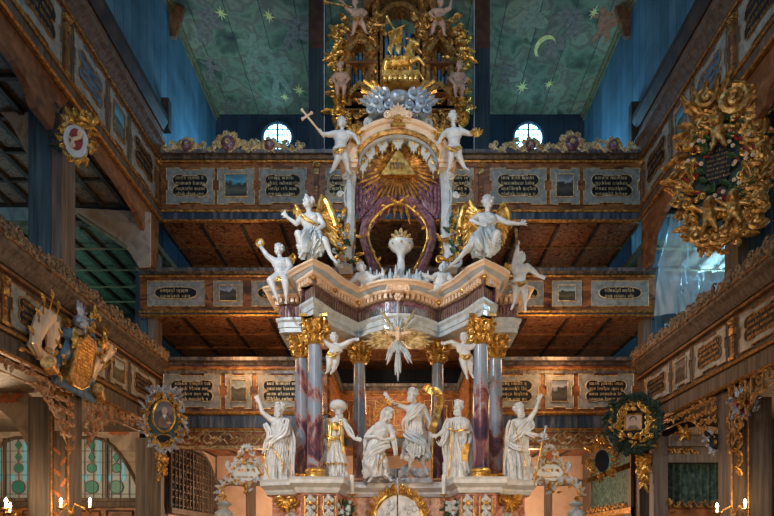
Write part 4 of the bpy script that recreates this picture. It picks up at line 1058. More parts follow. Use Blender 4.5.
# ---------------------------------------------------------------- figures
def remesh(vox, it=2):
    def fn(o):
        r = o.modifiers.new('r','REMESH'); r.mode = 'VOXEL'; r.voxel_size = vox; r.use_smooth_shade = True
        s = o.modifiers.new('s','SMOOTH'); s.factor = .5; s.iterations = it
    return [fn]
class Fig:
    """joint coordinates are given in units (x right, y up, d away); s = metres per unit; H = head height in units"""
    def __init__(f, name, label, cat, px, py, Y, H, s=None, group=None, baby=False):
        group = group or {'statue':'carved statues of the altar','angel':'winged angels on the altar cornice','putto':'carved putti'}[cat]
        f.s = s or Y/600; f.o = P(px,py,Y); f.px, f.py = px, py; f.H = H*f.s*(1.18 if baby else 1.2); f.baby = baby; f.k = 1.25 if baby else 1.05
        f.t = thing(name, label, cat, f.o, 0, group); f.mb = MB(Matrix.Translation(f.o))
    def p(f, q):
        x, y = q[0], q[1]; d = q[2] if len(q) > 2 else 0
        return V(((x-f.px)*f.s, d*f.s, (f.py-y)*f.s))
    def cap(f, a, b_, ra, rb):
        ra *= f.k; rb *= f.k; f.mb.capsule(f.p(a), f.p(b_), ra*f.H, rb*f.H, 12)
    def torso(f, neck, pelvis, shL, shR, k=1):
        k *= 1.12 if f.baby else 1
        n, q, l, r = f.p(neck), f.p(pelvis), f.p(shL), f.p(shR); H = f.H; m = f.mb
        up = (n-q); L = up.length; ch = q+up*.68; sh = (r-l)
        rotz = math.atan2(sh.z, sh.x); rt = Matrix.Rotation(-math.atan2(up.x,up.z),3,'Y').to_3x3().inverted() if False else Matrix.Rotation(math.atan2(up.x,up.z),3,'Y')
        m.ball(ch, (H*.68*k,H*.42*k,L*.36), 14, 10, rt); m.ball(q+up*.35, (H*.52*k,H*.38*k,L*.3), 14, 10, rt)
        if f.baby: m.ball(q+up*.28, (H*.55,H*.5,L*.32), 14, 10, rt)
        m.ball(q, (H*.6*k,H*.42*k,H*.5), 14, 10, rt)
        m.capsule(l, r, H*.24*k, H*.24*k, 12); m.capsule(q+up*.7, n, H*.3, H*.2, 12)
        for sx in (-1,1): m.ball(ch+rt@V((sx*H*.3,-H*.28,H*.1)), (H*.26,H*.18,H*.2), 10, 8)
    def head(f, c, neck, yaw=0, tilt=0, pitch=0, face=True):
        c, n = f.p(c), f.p(neck); H = f.H; m = f.mb
        rot = Matrix.Rotation(yaw,3,'Z') @ Matrix.Rotation(pitch,3,'X') @ Matrix.Rotation(tilt,3,'Y'); f.hr = rot; f.hc = c
        w = 1.12 if f.baby else 1
        m.capsule(n, c+rot@V((0,H*.05,-H*.2)), H*.2, H*.2, 10)
        m.ball(c+rot@V((0,H*.04,H*.08)), (H*.37*w,H*.42*w,H*.4), 14, 10, rot)
        m.ball(c+rot@V((0,-H*.1,-H*.2)), (H*.27*w,H*.29,H*.29), 12, 8, rot)
        m.capsule(c+rot@V((0,-H*.39,H*.06)), c+rot@V((0,-H*.47,-H*.1)), H*.045, H*.07, 8)      # nose
        m.ball(c+rot@V((0,-H*.37,-H*.23)), (H*.13,H*.07,H*.045), 8, 6, rot)                       # mouth
        m.ball(c+rot@V((0,-H*.33,-H*.38)), (H*.11,H*.09,H*.09), 8, 6, rot)                        # chin
        for sx in (-1,1):
            m.ball(c+rot@V((sx*H*.15,-H*.34,H*.12)), (H*.12,H*.07,H*.04), 8, 6, rot)              # brow
            m.ball(c+rot@V((sx*H*.15,-H*.34,H*.03)), (H*.06,H*.045,H*.035), 8, 6, rot)            # eye
            m.ball(c+rot@V((sx*H*.2,-H*.27,-H*.12)), (H*.11,H*.09,H*.1), 8, 6, rot)               # cheek
            m.ball(c+rot@V((sx*H*.38*w,H*.03,-H*.03)), (H*.05,H*.1,H*.12), 8, 6, rot)             # ear
    def arm(f, sh, el, wr, tip, fat=1, spread=.4, curl=.25):
        H = f.H; f.cap(sh, el, .23*fat, .165*fat); f.cap(el, wr, .17*fat, .115*fat); f.hand(wr, tip, spread, curl)
    def hand(f, wr, tip, spread=.4, curl=.25):
        H = f.H; a, b_ = f.p(wr), f.p(tip); d = (b_-a); L = max(d.length, H*.6); d.normalize()
        side = d.cross(V((0,1,0)));  side = side.normalized() if side.length > .1 else V((1,0,0)); nrm = side.cross(d).normalized()
        pc = a+d*L*.3; rot = Matrix((side,nrm,d)).transposed()
        f.mb.ball(pc, (H*.16,H*.085,L*.3), 10, 8, rot)
        for k in range(4):
            q = (k-1.5); base = pc+d*L*.22+side*q*H*.085; ln = L*(.46,.54,.5,.38)[k]
            mid_ = base+(d+side*q*spread*.35-nrm*curl*.3).normalized()*ln*.55; end = mid_+(d+side*q*spread*.35-nrm*curl*1.2).normalized()*ln*.45
            f.mb.capsule(base, mid_, H*.048, H*.044, 6); f.mb.capsule(mid_, end, H*.044, H*.035, 6)
        tb = pc-d*L*.08+side*H*.12; f.mb.capsule(tb, tb+(d*.6+side*.9-nrm*.3).normalized()*L*.34, H*.055, H*.04, 6)
    def leg(f, hip, kn, an, toe, fat=1):
        f.cap(hip, kn, .36*fat, .24*fat); f.cap(kn, an, .24*fat, .125*fat)
        k, a = f.p(kn), f.p(an); f.mb.ball(k+(a-k)*.28+V((0,f.H*.06,0)), (f.H*.2*fat,f.H*.2*fat,f.H*.34), 10, 8)
        t = f.p(toe); f.mb.capsule(a, t, f.H*.14, f.H*.1, 10); f.mb.ball(a+(a-t)*.35, f.H*.13, 8, 6)
        d = (t-a).normalized(); sd = d.cross(V((0,0,1))); sd = sd.normalized() if sd.length > .1 else V((1,0,0))
        for q in range(5): b0 = t+sd*(q-2)*f.H*.055; f.mb.capsule(b0, b0+d*f.H*(.16-.02*q), f.H*.04, f.H*.033, 6)
    def body(f, mat='white_paint', vox=None):
        mb = f.mb; o = mb.build('body', mat, f.t, smooth=True, mods=remesh(vox or max(.011, f.H*.05), 1)); f.b = o; return o
    def curls(f, mat='white_paint', n=26, beard=False, long=0, name='hair', size=.13, seed=1):
        r = random.Random(seed); mb = MB(Matrix.Translation(f.o)); H = f.H
        for k in range(n):
            a = r.uniform(0,2*PI); e = r.uniform(.05,1.35)
            v = V((math.cos(a)*math.cos(e)*.4, abs(math.sin(a)*math.cos(e))*.44 if e < .75 else math.sin(a)*math.cos(e)*.44, .1+math.sin(e)*.38))
            c = f.hc+f.hr@(v*H); mb.ball(c, (H*size,H*size,H*size*.9), 7, 5)
        for k in range(long):
            sx = -1 if k%2 else 1; pts = []
            for q in range(5): pts.append(f.hc+f.hr@V((sx*H*(.36+.05*math.sin(q*2+k)),H*(.1+.08*(k//2)%3),H*(.15-.24*q))))
            mb.tube(pts, [H*.13,H*.14,H*.12,H*.1,H*.05], 7)
        o = mb.build(name, mat, f.t, smooth=True)
        if beard:
            mb = MB(Matrix.Translation(f.o))
            for k in range(15):
                x = r.uniform(-.22,.22); z = -.3-r.uniform(0,.42)*(1-abs(x)*2.2); c = f.hc+f.hr@V((x*H,-H*(.3-.1*abs(x)),z*H)); mb.ball(c, (H*.1,H*.1,H*.13), 7, 5)
            mb.build('beard', mat, f.t, smooth=True)
    def robe(f, rows, mat='white_paint', name='robe', n=110, amp=.1, freq=4.2, seed=0, shear=.0, parent=None, mats=None, hem=0):
        """rows: (x, y, d, rx, rz-depth) centre and half-widths in units, top to bottom"""
        rings = []; M_ = 6
        rows = [r if len(r) == 5 else (*r,) for r in rows]
        R2 = []
        for i in range(len(rows)-1):
            a, b_ = rows[i], rows[i+1]; p0 = rows[max(i-1,0)]; p3 = rows[min(i+2,len(rows)-1)]
            for k in range(M_):
                t = k/M_; R2.append([.5*((2*a[j])+(-p0[j]+b_[j])*t+(2*p0[j]-5*a[j]+4*b_[j]-p3[j])*t*t+(-p0[j]+3*a[j]-3*b_[j]+p3[j])*t**3) for j in range(5)])
        R2.append(list(rows[-1])); L = len(R2)
        for i, (x, y, d, rx, ry) in enumerate(R2):
            q = i/(L-1); c = f.p((x,y,d)); ring = []
            for k in range(n):
                a = 2*PI*k/n; aa = a+shear*q*2
                nz = noise.noise(V((math.cos(aa)*freq+seed*7.1, math.sin(aa)*freq, q*1.6+seed*3)))
                n2 = noise.noise(V((math.cos(aa)*freq*2.1+seed, math.sin(aa)*freq*2.1, q*2.5+9)))
                fold = (1-2.2*abs(nz))*1.0+(1-2*abs(n2))*.45-.7
                am = 1.75*amp*(.35+.9*q)*min(1,.35+q*2)
                r1 = 1+am*fold*1.6
                edgez = 0
                if i == L-1: edgez = hem*f.s*noise.noise(V((math.cos(a)*2,math.sin(a)*2,seed)))
                ring.append(c+V((math.cos(a)*rx*f.s*r1, math.sin(a)*ry*f.s*r1, edgez)))
            rings.append(ring)
        # close bottom inward a little so the cloth has an underside
        c = f.p((R2[-1][0],R2[-1][1]-2,R2[-1][2])); rings.append([c+(p-f.p(R2[-1][:3]))*.75 for p in rings[-1]])
        mb = MB(Matrix.Translation(f.o)); mb.loft(rings)
        return mb.build(name, mat, parent or f.t, smooth=True)
    def strip(f, pts, w, mat='white_paint', name='sash', th=.45, folds=3, parent=None, taper=1):
        """twisted cloth band: several parallel folds"""
        mb = MB(Matrix.Translation(f.o)); P_ = [f.p(p) for p in pts]
        sm = []
        for i in range(len(P_)-1):
            p0,p1,p2,p3 = P_[max(i-1,0)],P_[i],P_[i+1],P_[min(i+2,len(P_)-1)]
            for k in range(4): t = k/4; sm.append(.5*((2*p1)+(-p0+p2)*t+(2*p0-5*p1+4*p2-p3)*t*t+(-p0+3*p1-3*p2+p3)*t**3))
        sm.append(P_[-1]); L = len(sm)
        for j in range(folds):
            off = (j-(folds-1)/2)*w*f.s/folds; path_ = []
            for i, p in enumerate(sm):
                tn = (sm[min(i+1,L-1)]-sm[max(i-1,0)]).normalized(); sd = tn.cross(V((0,1,0))); sd = sd.normalized() if sd.length > .05 else V((1,0,0))
                fl = 1+.35*math.sin(i*.8+j*2.1)
                path_.append(p+sd*off*fl+V((0,-.01*math.sin(i*.9+j*1.7),0)))
            q = w*f.s/folds*.62
            mb.tube(path_, [q*(.5+.5*math.sin(PI*min(1,(i+1.5)/L)))*(1-(1-taper)*i/L) for i in range(L)], 8, .8)
        return mb.build(name, mat, parent or f.t, smooth=True)
    def wing(f, root, tips, w, mat='gold', name='wing', d=3):
        t2 = []
        for i in range(len(tips)-1): t2 += [tips[i], ((tips[i][0]+tips[i+1][0])/2,(tips[i][1]+tips[i+1][1])/2)]
        tips = t2+[tips[-1]]
        mb = MB(Matrix.Translation(f.o)); r0 = f.p((*root,d)); P_ = [r0]+[f.p((*t,d+1)) for t in tips]
        # leading edge arm
        mb.tube(P_[:len(P_)//2+1]+[], [w*f.s*.5]*(len(P_)//2+1), 8)
        for i, t in enumerate(tips):
            tp = f.p((*t,d+1)); v = tp-r0; L = v.length; a = math.atan2(v.z,v.x)
            for row, (k0,k1) in enumerate(((.25,1),(.05,.68),(0,.42))):
                b0 = r0+v*k0; mb.M = Matrix.Translation(f.o+V((0,b0.y-row*.03,0)))
                mb.leaf(b0.x,b0.z,a,L*(k1-k0),w*f.s*(1.1-.1*row),0,.06,2,.25)
        mb.M = Matrix.Identity(4)
        return mb.build(name, mat, f.t, smooth=True)
    def part(f, name, mat, fn, smooth=True):
        mb = MB(Matrix.Translation(f.o)); fn(mb); return mb.build(name, mat, f.t, smooth=smooth)
# --- 1: bearded man, raised arm
f = Fig('statue', 'white statue of a bearded robed man raising one hand, leftmost of the lower row', 'statue', 277, 486, 12.45, 11)
f.torso((280,418),(278,446),(271.5,420),(287,421)); f.head((279.5,409),(280,418),-.5,0,.05)
f.arm((271.5,420),(263,413,-2),(260,403,-2),(257,397,-3),1.0); f.arm((287,421),(289,434,-3),(281,439,-6),(275,438,-7))
f.leg((275,447),(273,464,-4),(273,480,-1),(270,484,-5)); f.leg((281,447),(283,465,-1),(284,480,1),(286,484,-3)); f.body(); f.curls(beard=True, seed=1)
f.robe([(279,421,0,7,5),(279,432,0,8.5,6),(278,445,0,8.5,6.5),(277,460,0,9.5,7.5),(277,475,0,10.5,8),(278,485,0,12,8.5)], seed=1, amp=.14, shear=.2)
f.strip([(288,420,-4),(284,432,-6),(276,440,-8),(268,446,-7),(266,455,-4)], 8, name='mantle'); f.strip([(286,420,2),(291,438,1),(292,458,1),(291,478,1)], 7, name='cloak'); f.strip([(266,424,-3),(270,433,-6),(268,444,-7)],5,name='sleeve')
f.strip([(270,442,-7),(276,452,-9),(283,462,-9),(285,476,-8)], 1.4, 'gold', name='gilded_hem', folds=1)
f.strip([(266,455,-7),(268,470,-9),(271,482,-9)],1.3,'gold','gilded_hem',folds=1)
# --- 2: high priest with turban
f = Fig('statue', 'white and gold statue of a priest with a big turban and fringed tunic', 'statue', 335, 484, 12.35, 10.5)
f.torso((337,418),(334,446),(328,421),(344,421)); f.head((338.5,410.5),(337,418),.45,0,0)
f.arm((328,421),(323,436,-1),(328,447,-5),(333,449,-7)); f.arm((344,421),(349,433,-4),(355,440,-6),(362,441,-7))
f.leg((331,448),(332,464,-3),(334,479,-1),(330,483,-6),.9); f.leg((339,448),(341,462,-1),(344,477,2),(349,483,-3),.9); f.body(); f.curls(n=0, beard=True, seed=2)
f.part('turban', 'white_paint', lambda m: (m.ball(f.p((338,405.8,.5)),(.185,.18,.13),20,12), m.ball(f.p((338,407.4,0)),(.165,.165,.07),16,8)))
f.robe([(336,421,0,7.5,5.5),(335,434,0,8.5,6.5),(334,447,0,9,7),(334,464,0,12,8.5)], seed=2, amp=.1, name='tunic', mat='white_paint')
f.robe([(335,450,0,8,6),(336,464,0,9,7),(337,477,0,9.5,7.5)], seed=5, amp=.14, name='underrobe')
f.part('tunic_fringe', 'gold', lambda m: [m.ball(f.p((334+12.3*math.cos(a*.26),464.5,8.8*math.sin(a*.26))),(.022,.022,.035),6,4) for a in range(24)])
f.strip([(330,421,-5),(331,436,-8),(329,452,-8)],3,'gold','stole',folds=2); f.strip([(341,421,-5),(342,438,-8),(344,455,-7)],3,'gold','stole',folds=2)
f.strip([(326,436,-6),(334,440,-9),(343,437,-7)],4,'gold','girdle',folds=2)
f.strip([(327,420,-2),(324,430,-3),(327,441,-5),(331,448,-7)],5.5,name='sleeve'); f.strip([(344,421,-2),(349,430,-4),(354,438,-6)],5,name='sleeve')
f.strip([(327,421,2),(323,440,3),(322,460,3),(324,470,3)],6,name='cloak')
f.part('breastplate','gold',lambda m:(m.ball(f.p((336,428,-6.5)),(.09,.03,.1),10,6)))
# --- 3: bowed figure with halo
f = Fig('statue', 'white statue of a bowed long-haired figure with golden halo, arms crossed on chest', 'statue', 382, 480, 12.4, 10.5)
f.torso((383,422),(375,450),(374,428),(390,427)); f.head((388,414),(383,422),.75,.15,.3)
f.arm((374,428),(366,437,-3),(378,438,-8),(385,434,-9)); f.arm((390,427),(394,439,-3),(384,441,-8),(377,437,-10))
f.leg((371,452),(369,466,-7),(372,478,-1),(369,482,-5)); f.leg((379,452),(385,463,-8),(388,477,-2),(391,481,-6)); f.body(); f.curls(long=6, seed=3, n=34)
f.robe([(377,440,0,7,6),(375,450,0,8.5,7.5),(375,460,-2,10.5,8.5),(376,470,-1,11,8.5),(377,478,0,11,8)], seed=3, amp=.17, shear=.5, hem=5)
f.strip([(386,456,-9),(381,463,-11),(377,474,-10)],1.2,'gold','gilded_hem',folds=1)
f.strip([(390,446,-6),(380,449,-10),(370,456,-8),(366,468,-5)],8,name='loincloth'); f.strip([(393,430,-2),(394,444,-4),(396,456,-3)],5,name='cloak'); f.strip([(371,430,3),(366,442,2),(365,455,2)],6,name='cloak')
def halo(m):
    c = f.p((386,408,3))
    for k in range(18):
        a = PI*2*k/18; L = .2 if k%2 else .14; d = V((math.cos(a),0,math.sin(a))); n = V((-math.sin(a),0,math.cos(a)))*.016
        p0, p1 = c+d*.07, c+d*(.07+L); q = V((0,.012,0)); m.loft([[p0-n*.5,p0-q,p0+n*.5,p0+q],[p1-n*1.2,p1-q,p1+n*1.2,p1+q]])
f.part('halo', 'gold', halo, False)
# --- 4: baptist
f = Fig('statue', 'white statue of a bare-armed man holding one hand over the haloed head', 'statue', 417, 472, 12.7, 10.5)
f.torso((414,404),(416,433),(406,408),(423,407)); f.head((412.5,394.5),(414,404),-.6,0,-.1)
f.arm((406,408),(396,406,-4),(389,400,-6),(384,394,-7)); f.arm((423,407),(429,419,-1),(432,430,-5),(433,436,-7))
f.leg((412,435),(410,452,-3),(410,467,0),(407,471,-4)); f.leg((420,435),(424,451,-1),(424,465,3),(428,470,0)); f.body(); f.curls(beard=True, seed=4)
f.robe([(415,418,0,7.5,5.5),(416,430,0,8.5,6.5),(416,442,0,10.5,8),(416,458,0,12.5,9)], seed=4, amp=.18, shear=.4, hem=9, name='skin_tunic')
f.strip([(422,406,-5),(414,414,-8),(406,422,-7),(406,432,-4)],7,name='sash'); f.strip([(424,406,3),(430,424,3),(430,446,2)],6,name='cloak')
f.strip([(405,433,-6),(414,440,-9),(425,447,-8),(428,460,-5)],8,'blue_paint','cloak_fold')
g4 = f
fs = thing('banner_staff', 'thin golden staff with a curling lettered scroll, held beside the tall central statue', 'staff', P(432,478,12.55))
mb = MB(); mb.tube([P(432,479,12.45),P(433,430,12.5),P(436,388,12.6)], .014, 6); mb.tube([P(430,393,12.55),P(441,396,12.6)], .014, 6); mb.build('staff', 'gold', fs)
mb = MB(); ctl = [(424,386),(430,390),(438,392),(440,402),(437,414),(434,424),(431,432)]; rings = []
sp_ = smooth_path(ctl, 5)
for i,(x,y) in enumerate(sp_):
    a = sp_[max(i-1,0)]; b_ = sp_[min(i+1,len(sp_)-1)]; dx, dy = b_[0]-a[0], b_[1]-a[1]; l = math.hypot(dx,dy); nx, ny = -dy/l*3.6, dx/l*3.6; wv = .06*math.sin(i*.45)
    rings.append([P(x-nx,y-ny,12.4+wv),P(x+nx,y+ny,12.4+wv),P(x+nx,y+ny,12.42+wv),P(x-nx,y-ny,12.42+wv)])
mb.loft(rings); sc = mb.build('scroll_banner', 'gold', fs)
def textmesh(txt, size, name, mat, parent, Mx, ext=.004):
    cu = bpy.data.curves.new(name, 'FONT'); cu.body = txt; cu.size = size; cu.extrude = ext; cu.align_x = 'CENTER'; cu.align_y = 'CENTER'; cu.resolution_u = 2
    o = bpy.data.objects.new(name, cu); C.objects.link(o); dg = bpy.context.evaluated_depsgraph_get(); dg.update()
    me = bpy.data.meshes.new_from_object(o.evaluated_get(dg)); bpy.data.objects.remove(o); me.materials.clear(); me.materials.append(M[mat])
    me.transform(WM[parent.name].inverted() @ Mx); me.name = name
    q = bpy.data.objects.new(name, me); C.objects.link(q); q.parent = parent; WM[q.name] = WM[parent.name]; return q
def facing(p, rot=0): # text plane facing -y, rotated in the picture plane
    return Matrix.Translation(p) @ Matrix.Rotation(-rot,4,'Y') @ Matrix.Rotation(PI/2,4,'X')
textmesh('AGNUS', .1, 'scroll_lettering', 'black_lacquer', sc, facing(P(437,411,12.3), math.radians(75)))
textmesh('ECCE', .09, 'scroll_lettering', 'black_lacquer', sc, facing(P(432,391,12.3), math.radians(-12)))
# --- 5: bald bearded
f = Fig('statue', 'white statue of a bald bearded man in a gold-edged cape, reaching left', 'statue', 457, 486, 12.3, 11)
f.torso((459,418),(456,446),(449,421),(467,422)); f.head((458.5,407),(459,418),-.5,0,.1)
f.arm((449,421),(443,432,-5),(437,437,-9),(431,438,-11)); f.arm((467,422),(471,436,-1),(468,448,-4),(465,453,-6))
f.leg((453,448),(451,465,-4),(449,480,-1),(446,485,-6)); f.leg((460,448),(463,466,-1),(464,480,1),(467,485,-4)); f.body(); f.curls(n=5, beard=True, seed=5)
f.robe([(458,420,0,8,5.5),(457,433,0,9.5,7),(456,446,0,10,7.5),(456,464,0,10.5,8),(456,484,0,11.5,9)], seed=6, amp=.16, shear=-.2)
f.robe([(459,418,0,7,5.5),(459,424,0,11,7.5),(459,433,0,13,8.5)], seed=7, amp=.1, name='cape', hem=4)
f.strip([(447,430,-9),(455,433,-11),(464,431,-9),(471,434,-4)],1.6,'gold','cape_edge',folds=1); f.strip([(448,432,-6),(443,440,-10),(440,446,-9),(438,442,-7)],5,name='sleeve')
f.strip([(452,424,-8),(450,440,-10),(449,460,-10),(447,480,-10)],1.3,'gold','gilded_hem',folds=1)
f.strip([(449,420,-3),(444,431,-6),(439,437,-9)],5.5,name='sleeve')
f.strip([(470,428,1),(472,445,1),(470,465,1),(468,480,1)],7,name='cloak'); f.strip([(444,446,-5),(446,462,-6),(444,478,-5)],5,name='cloak_fold')
f.part('book','gold',lambda m:(m.loft([[f.p((x,y,-8)) for x,y in ((462,446),(469,444),(466,462),(460,461))],[f.p((x,y,-5)) for x,y in ((462,446),(469,444),(466,462),(460,461))]])),False)
# --- 6: right man with sword
f = Fig('statue', 'white statue of a man raising one arm above a sword, rightmost of the row', 'statue', 518, 487, 12.45, 11)
f.torso((521,419),(517,448),(514,422),(529,420)); f.head((519,410),(521,419),.2,-.1,-.1)
f.arm((529,420),(535,411,-2),(538,402,-2),(540,395,-2)); f.arm((514,422),(523,434,-7),(537,437,-8),(543,437,-8),1)
f.leg((514,450),(513,467,-4),(511,481,-1),(508,486,-6)); f.leg((521,450),(525,467,-1),(527,481,1),(531,486,-3)); f.body(); f.curls(seed=6, beard=True)
f.robe([(520,422,0,7.5,5.5),(519,434,0,9,6.5),(517,447,0,10,7),(518,465,0,10.5,8),(519,485,0,12.5,9)], seed=8, amp=.16, shear=-.35)
f.strip([(512,422,-4),(508,438,-4),(507,458,-2),(508,478,0)],8,name='cloak'); f.strip([(528,424,-5),(518,434,-9),(510,442,-8)],7,name='mantle'); f.strip([(530,418,-1),(531,426,-4),(526,433,-8),(534,438,-9)],5,name='sleeve')
f.strip([(508,444,-7),(516,450,-10),(526,452,-8)],5,name='girdle')
f.strip([(512,425,-6),(516,440,-10),(521,456,-10),(524,478,-10)],1.3,'gold','gilded_hem',folds=1)
sw = thing('sword', 'upright golden sword leaned on by the rightmost statue', 'sword', P(535,487,12.1))
mb = MB(); a, b_ = P(534,486,12.1), P(543,440,12.1); n = V((.03,0,.006)); mb.loft([[a-n*.3,a+V((0,-.01,0)),a+n*.3,a+V((0,.01,0))],[b_-n,b_+V((0,-.014,0)),b_+n,b_+V((0,.014,0))]]); mb.build('blade', 'gold', sw)
mb = MB(); mb.tube([b_-V((.12,0,.03)),b_+V((.12,0,.03))],.018,6); mb.tube([b_,P(545.5,428,12.1)],.018,6); mb.ball(P(546,427,12.1),.035,8,6); mb.build('hilt', 'silver', sw, smooth=True)
# rocks under 3 and 4
mb = MB(); r_ = random.Random(3)
for k in range(34):
    x = r_.uniform(366,428); y = 480-abs(math.sin((x-385)/40*PI))*6*r_.random()-r_.uniform(0,5)-(8 if x > 403 else 0)*r_.random(); 
    c = P(x,y,12.65+r_.uniform(-.15,.25)); mb.ball(c,(r_.uniform(.07,.14),r_.uniform(.08,.14),r_.uniform(.05,.12)),7,5,Matrix.Rotation(r_.uniform(0,3),3,'Y'))
mb.box(X(364,12.7),X(432,12.7),12.5,12.95,2.9,3.0)
tag(mb.build('rock_mound', 'rock', origin=P(398,480,12.65)), 'blue-grey rocks under the haloed figure and the tall central statue', 'rock')
# --- angels
f = Fig('statue', 'white seated angel with golden wings on the left cornice, arm stretched left', 'angel', 312, 262, 11.75, 11.5)
f.torso((309,213),(313,238),(302,217),(318,216)); f.head((308,203),(309,213),-.5,-.1,-.05)
f.arm((302,217),(297,226,-4),(289,221,-6),(284,216,-8),1,.9,0); f.arm((318,216),(324,226,-2),(318,234,-7),(312,236,-9))
f.leg((308,240),(300,240,-12),(305,256,-10),(302,263,-13),1.05); f.leg((317,240),(326,245,-9),(332,260,-8),(338,268,-10),1.05); f.body(); f.curls(seed=7)
f.robe([(311,222,0,7,5),(312,231,-1,8,6.5),(311,240,-4,12,10),(312,250,-5,11,9),(311,257,-4,9,7)], seed=9, amp=.2, shear=.5, hem=10, mat='white_blue', name='skirt')
f.strip([(302,218,-5),(310,224,-7),(319,230,-5)],4,'gold','girdle',folds=2)
f.wing((316,216),[(322,193),(327,200),(332,212),(336,224),(338,236),(336,245),(328,240)],6.5,d=5); f.wing((303,216),[(295,203),(294,209),(295,216),(297,222)],4.5,d=4)
f = Fig('statue', 'white seated angel with golden wings on the right cornice, arm stretched right', 'angel', 487, 262, 11.75, 11.5)
f.torso((488,213),(486,238),(480,216),(496,218)); f.head((488,203),(488,213),.5,.1,-.05)
f.arm((480,216),(471,222,-3),(478,228,-8),(484,229,-9)); f.arm((496,218),(507,225,-4),(518,227,-6),(526,226,-7),1,.9,0)
f.leg((482,240),(470,249,-9),(458,263,-9),(448,272,-11),1.05); f.leg((490,240),(495,240,-13),(489,256,-11),(486,262,-14),1.05); f.body(); f.curls(seed=8)
f.robe([(487,222,0,7,5),(486,231,-1,8.5,6.5),(485,240,-4,12.5,10),(484,250,-5,12,9),(483,256,-4,9,7)], seed=10, amp=.2, shear=-.5, hem=10, mat='white_blue', name='skirt')
f.strip([(480,221,-5),(488,225,-7),(497,222,-5)],4,'white_blue','sash',folds=3)
f.wing((480,217),[(470,198),(464,207),(461,219),(461,231),(463,243),(468,246)],6.5,d=5); f.wing((496,217),[(505,201),(509,209),(511,219),(509,231),(505,242),(500,246)],6,d=5)
# --- putti
def putto(label, px, py, Y, H, neck, pel, shL, shR, head, aL, aR, lL, lR, yaw=0, tilt=0, hairm='white_paint', mat='white_paint', wings=None, cloth=None, seed=1, pitch=0, vox=None):
    f = Fig('putto', label, 'putto', px, py, Y, H, baby=True)
    f.torso(neck, pel, shL, shR); f.head(head, neck, yaw, tilt, pitch)
    f.arm(shL, *aL, 1.15); f.arm(shR, *aR, 1.15)
    if lL: f.leg(pel[:2] and (pel[0]-.28*H, pel[1]+.1*H), *lL, 1.1)
    if lR: f.leg((pel[0]+.28*H, pel[1]+.1*H), *lR, 1.1)
    f.body(mat, vox); f.curls(hairm, seed=seed)
    if cloth: f.strip(cloth, H*.5, 'gold', 'loincloth', folds=3)
    if wings:
        for w in wings: f.wing(*w)
    return f
putto('white putto lifting a gold ring, perched at the left end of the cornice', 282, 288, 12.3, 9.5, (280,258),(281,276),(274,261),(287,261),(279,250),
      ((268,257,-2),(262,249,-3),(260,244,-3)),((291,267,-2),(287,275,-5),(283,278,-6)),((272,284,-8),(277,297,-8),(280,305,-10)),((287,286,-9),(288,299,-9),(288,307,-11)),-.6,0,wings=[((287,260),[(293,252),(295,257),(294,262)],3)],cloth=[(275,279,-5),(282,283,-8),(289,279,-6)],seed=11)
g = MB(); g.tube([P(260+3.2*math.cos(k*.5236),243+3.2*math.sin(k*.5236),12.25) for k in range(12)],.035,8,closed=True); tag(g.build('golden_ring','gold',origin=P(260,243,12.25),smooth=True),'thick gold ring held up by the putto at the left end of the cornice','ring')
putto('white putto holding up a small torch, perched at the right end of the cornice', 519, 288, 12.3, 9.5, (520,264),(519,283),(514,268),(527,267),(521,258),
      ((515,259,-2),(517,249,-3),(517,242,-3)),((532,272,-3),(538,278,-4),(543,280,-5)),((515,293,-6),(513,305,-6),(510,312,-8)),((523,292,-5),(524,305,-5),(524,313,-7)),.3,0,cloth=[(513,284,-5),(519,288,-8),(526,284,-6)],seed=12,wings=[((513,266),[(506,262),(505,268),(507,273)],3.2)])
g = MB(); g.tube([P(517,245,12.15),P(516,232,12.15)],[.02,.03],8); g.ball(P(516,231,12.15),(.035,.035,.06),8,6); tag(g.build('torch','old_gold',origin=P(517,245,12.15),smooth=True),'small torch in the raised hand of the right cornice putto','torch')
putto('white putto standing on the left shoulder of the top arch, holding a slanting cross', 342, 172, 12.75, 9, (342,131),(340,150),(336,134),(348,134),(341.5,123.5),
      ((329,136,-2),(324,137,-4),(320,134,-5)),((354,137,-2),(357,142,-3),(359,146,-4)),((338,160,-2),(333,170,-1),(331,175,-4)),((346,161,-1),(348,170,1),(350,174,-2)),-.5,0,cloth=[(334,152,-4),(340,155,-7),(347,151,-5)],seed=13,wings=[((348,135),[(357,132),(360,137),(358,143)],3.4)])
g = thing('cross','pale slanting cross held by the putto at the top left of the arch','cross',P(322,134,12.65))
mb = MB(); mb.tube([P(324,137,12.6),P(302,110,12.6)],.022,6); mb.tube([P(302.5,119,12.6),P(311.5,113,12.6)],.022,6)
for q in ((302,110),(302.5,119),(311.5,113)): mb.ball(P(*q,12.6),.034,8,6)
mb.build('cross_shaft','cream_paint',g)
putto('white putto standing on the right shoulder of the top arch, holding out a golden flame', 455, 168, 12.75, 9, (454,128),(454,148),(448,132),(460,131),(453,117.5),
      ((443,136,-2),(440,142,-4),(438,146,-5)),((466,135,-3),(471,137,-4),(475,134,-5)),((451,158,-3),(449,169,-1),(447,174,-4)),((459,158,-2),(464,167,0),(468,172,-3)),.5,0,cloth=[(447,150,-4),(454,154,-7),(461,150,-5)],seed=14,wings=[((447,133),[(438,130),(436,136),(439,141)],3.4)])
mb = MB(Matrix.Translation((0,12.6,0))); q = P(477,133,12.6)
for k in range(5): mb.leaf(q.x,q.z-.08,PI/2+(k-2)*.4,.2,.08,0,.2)
tag(mb.build('golden_flame','gold',origin=q,smooth=True),'golden flame in the hand of the top right putto','ornament')
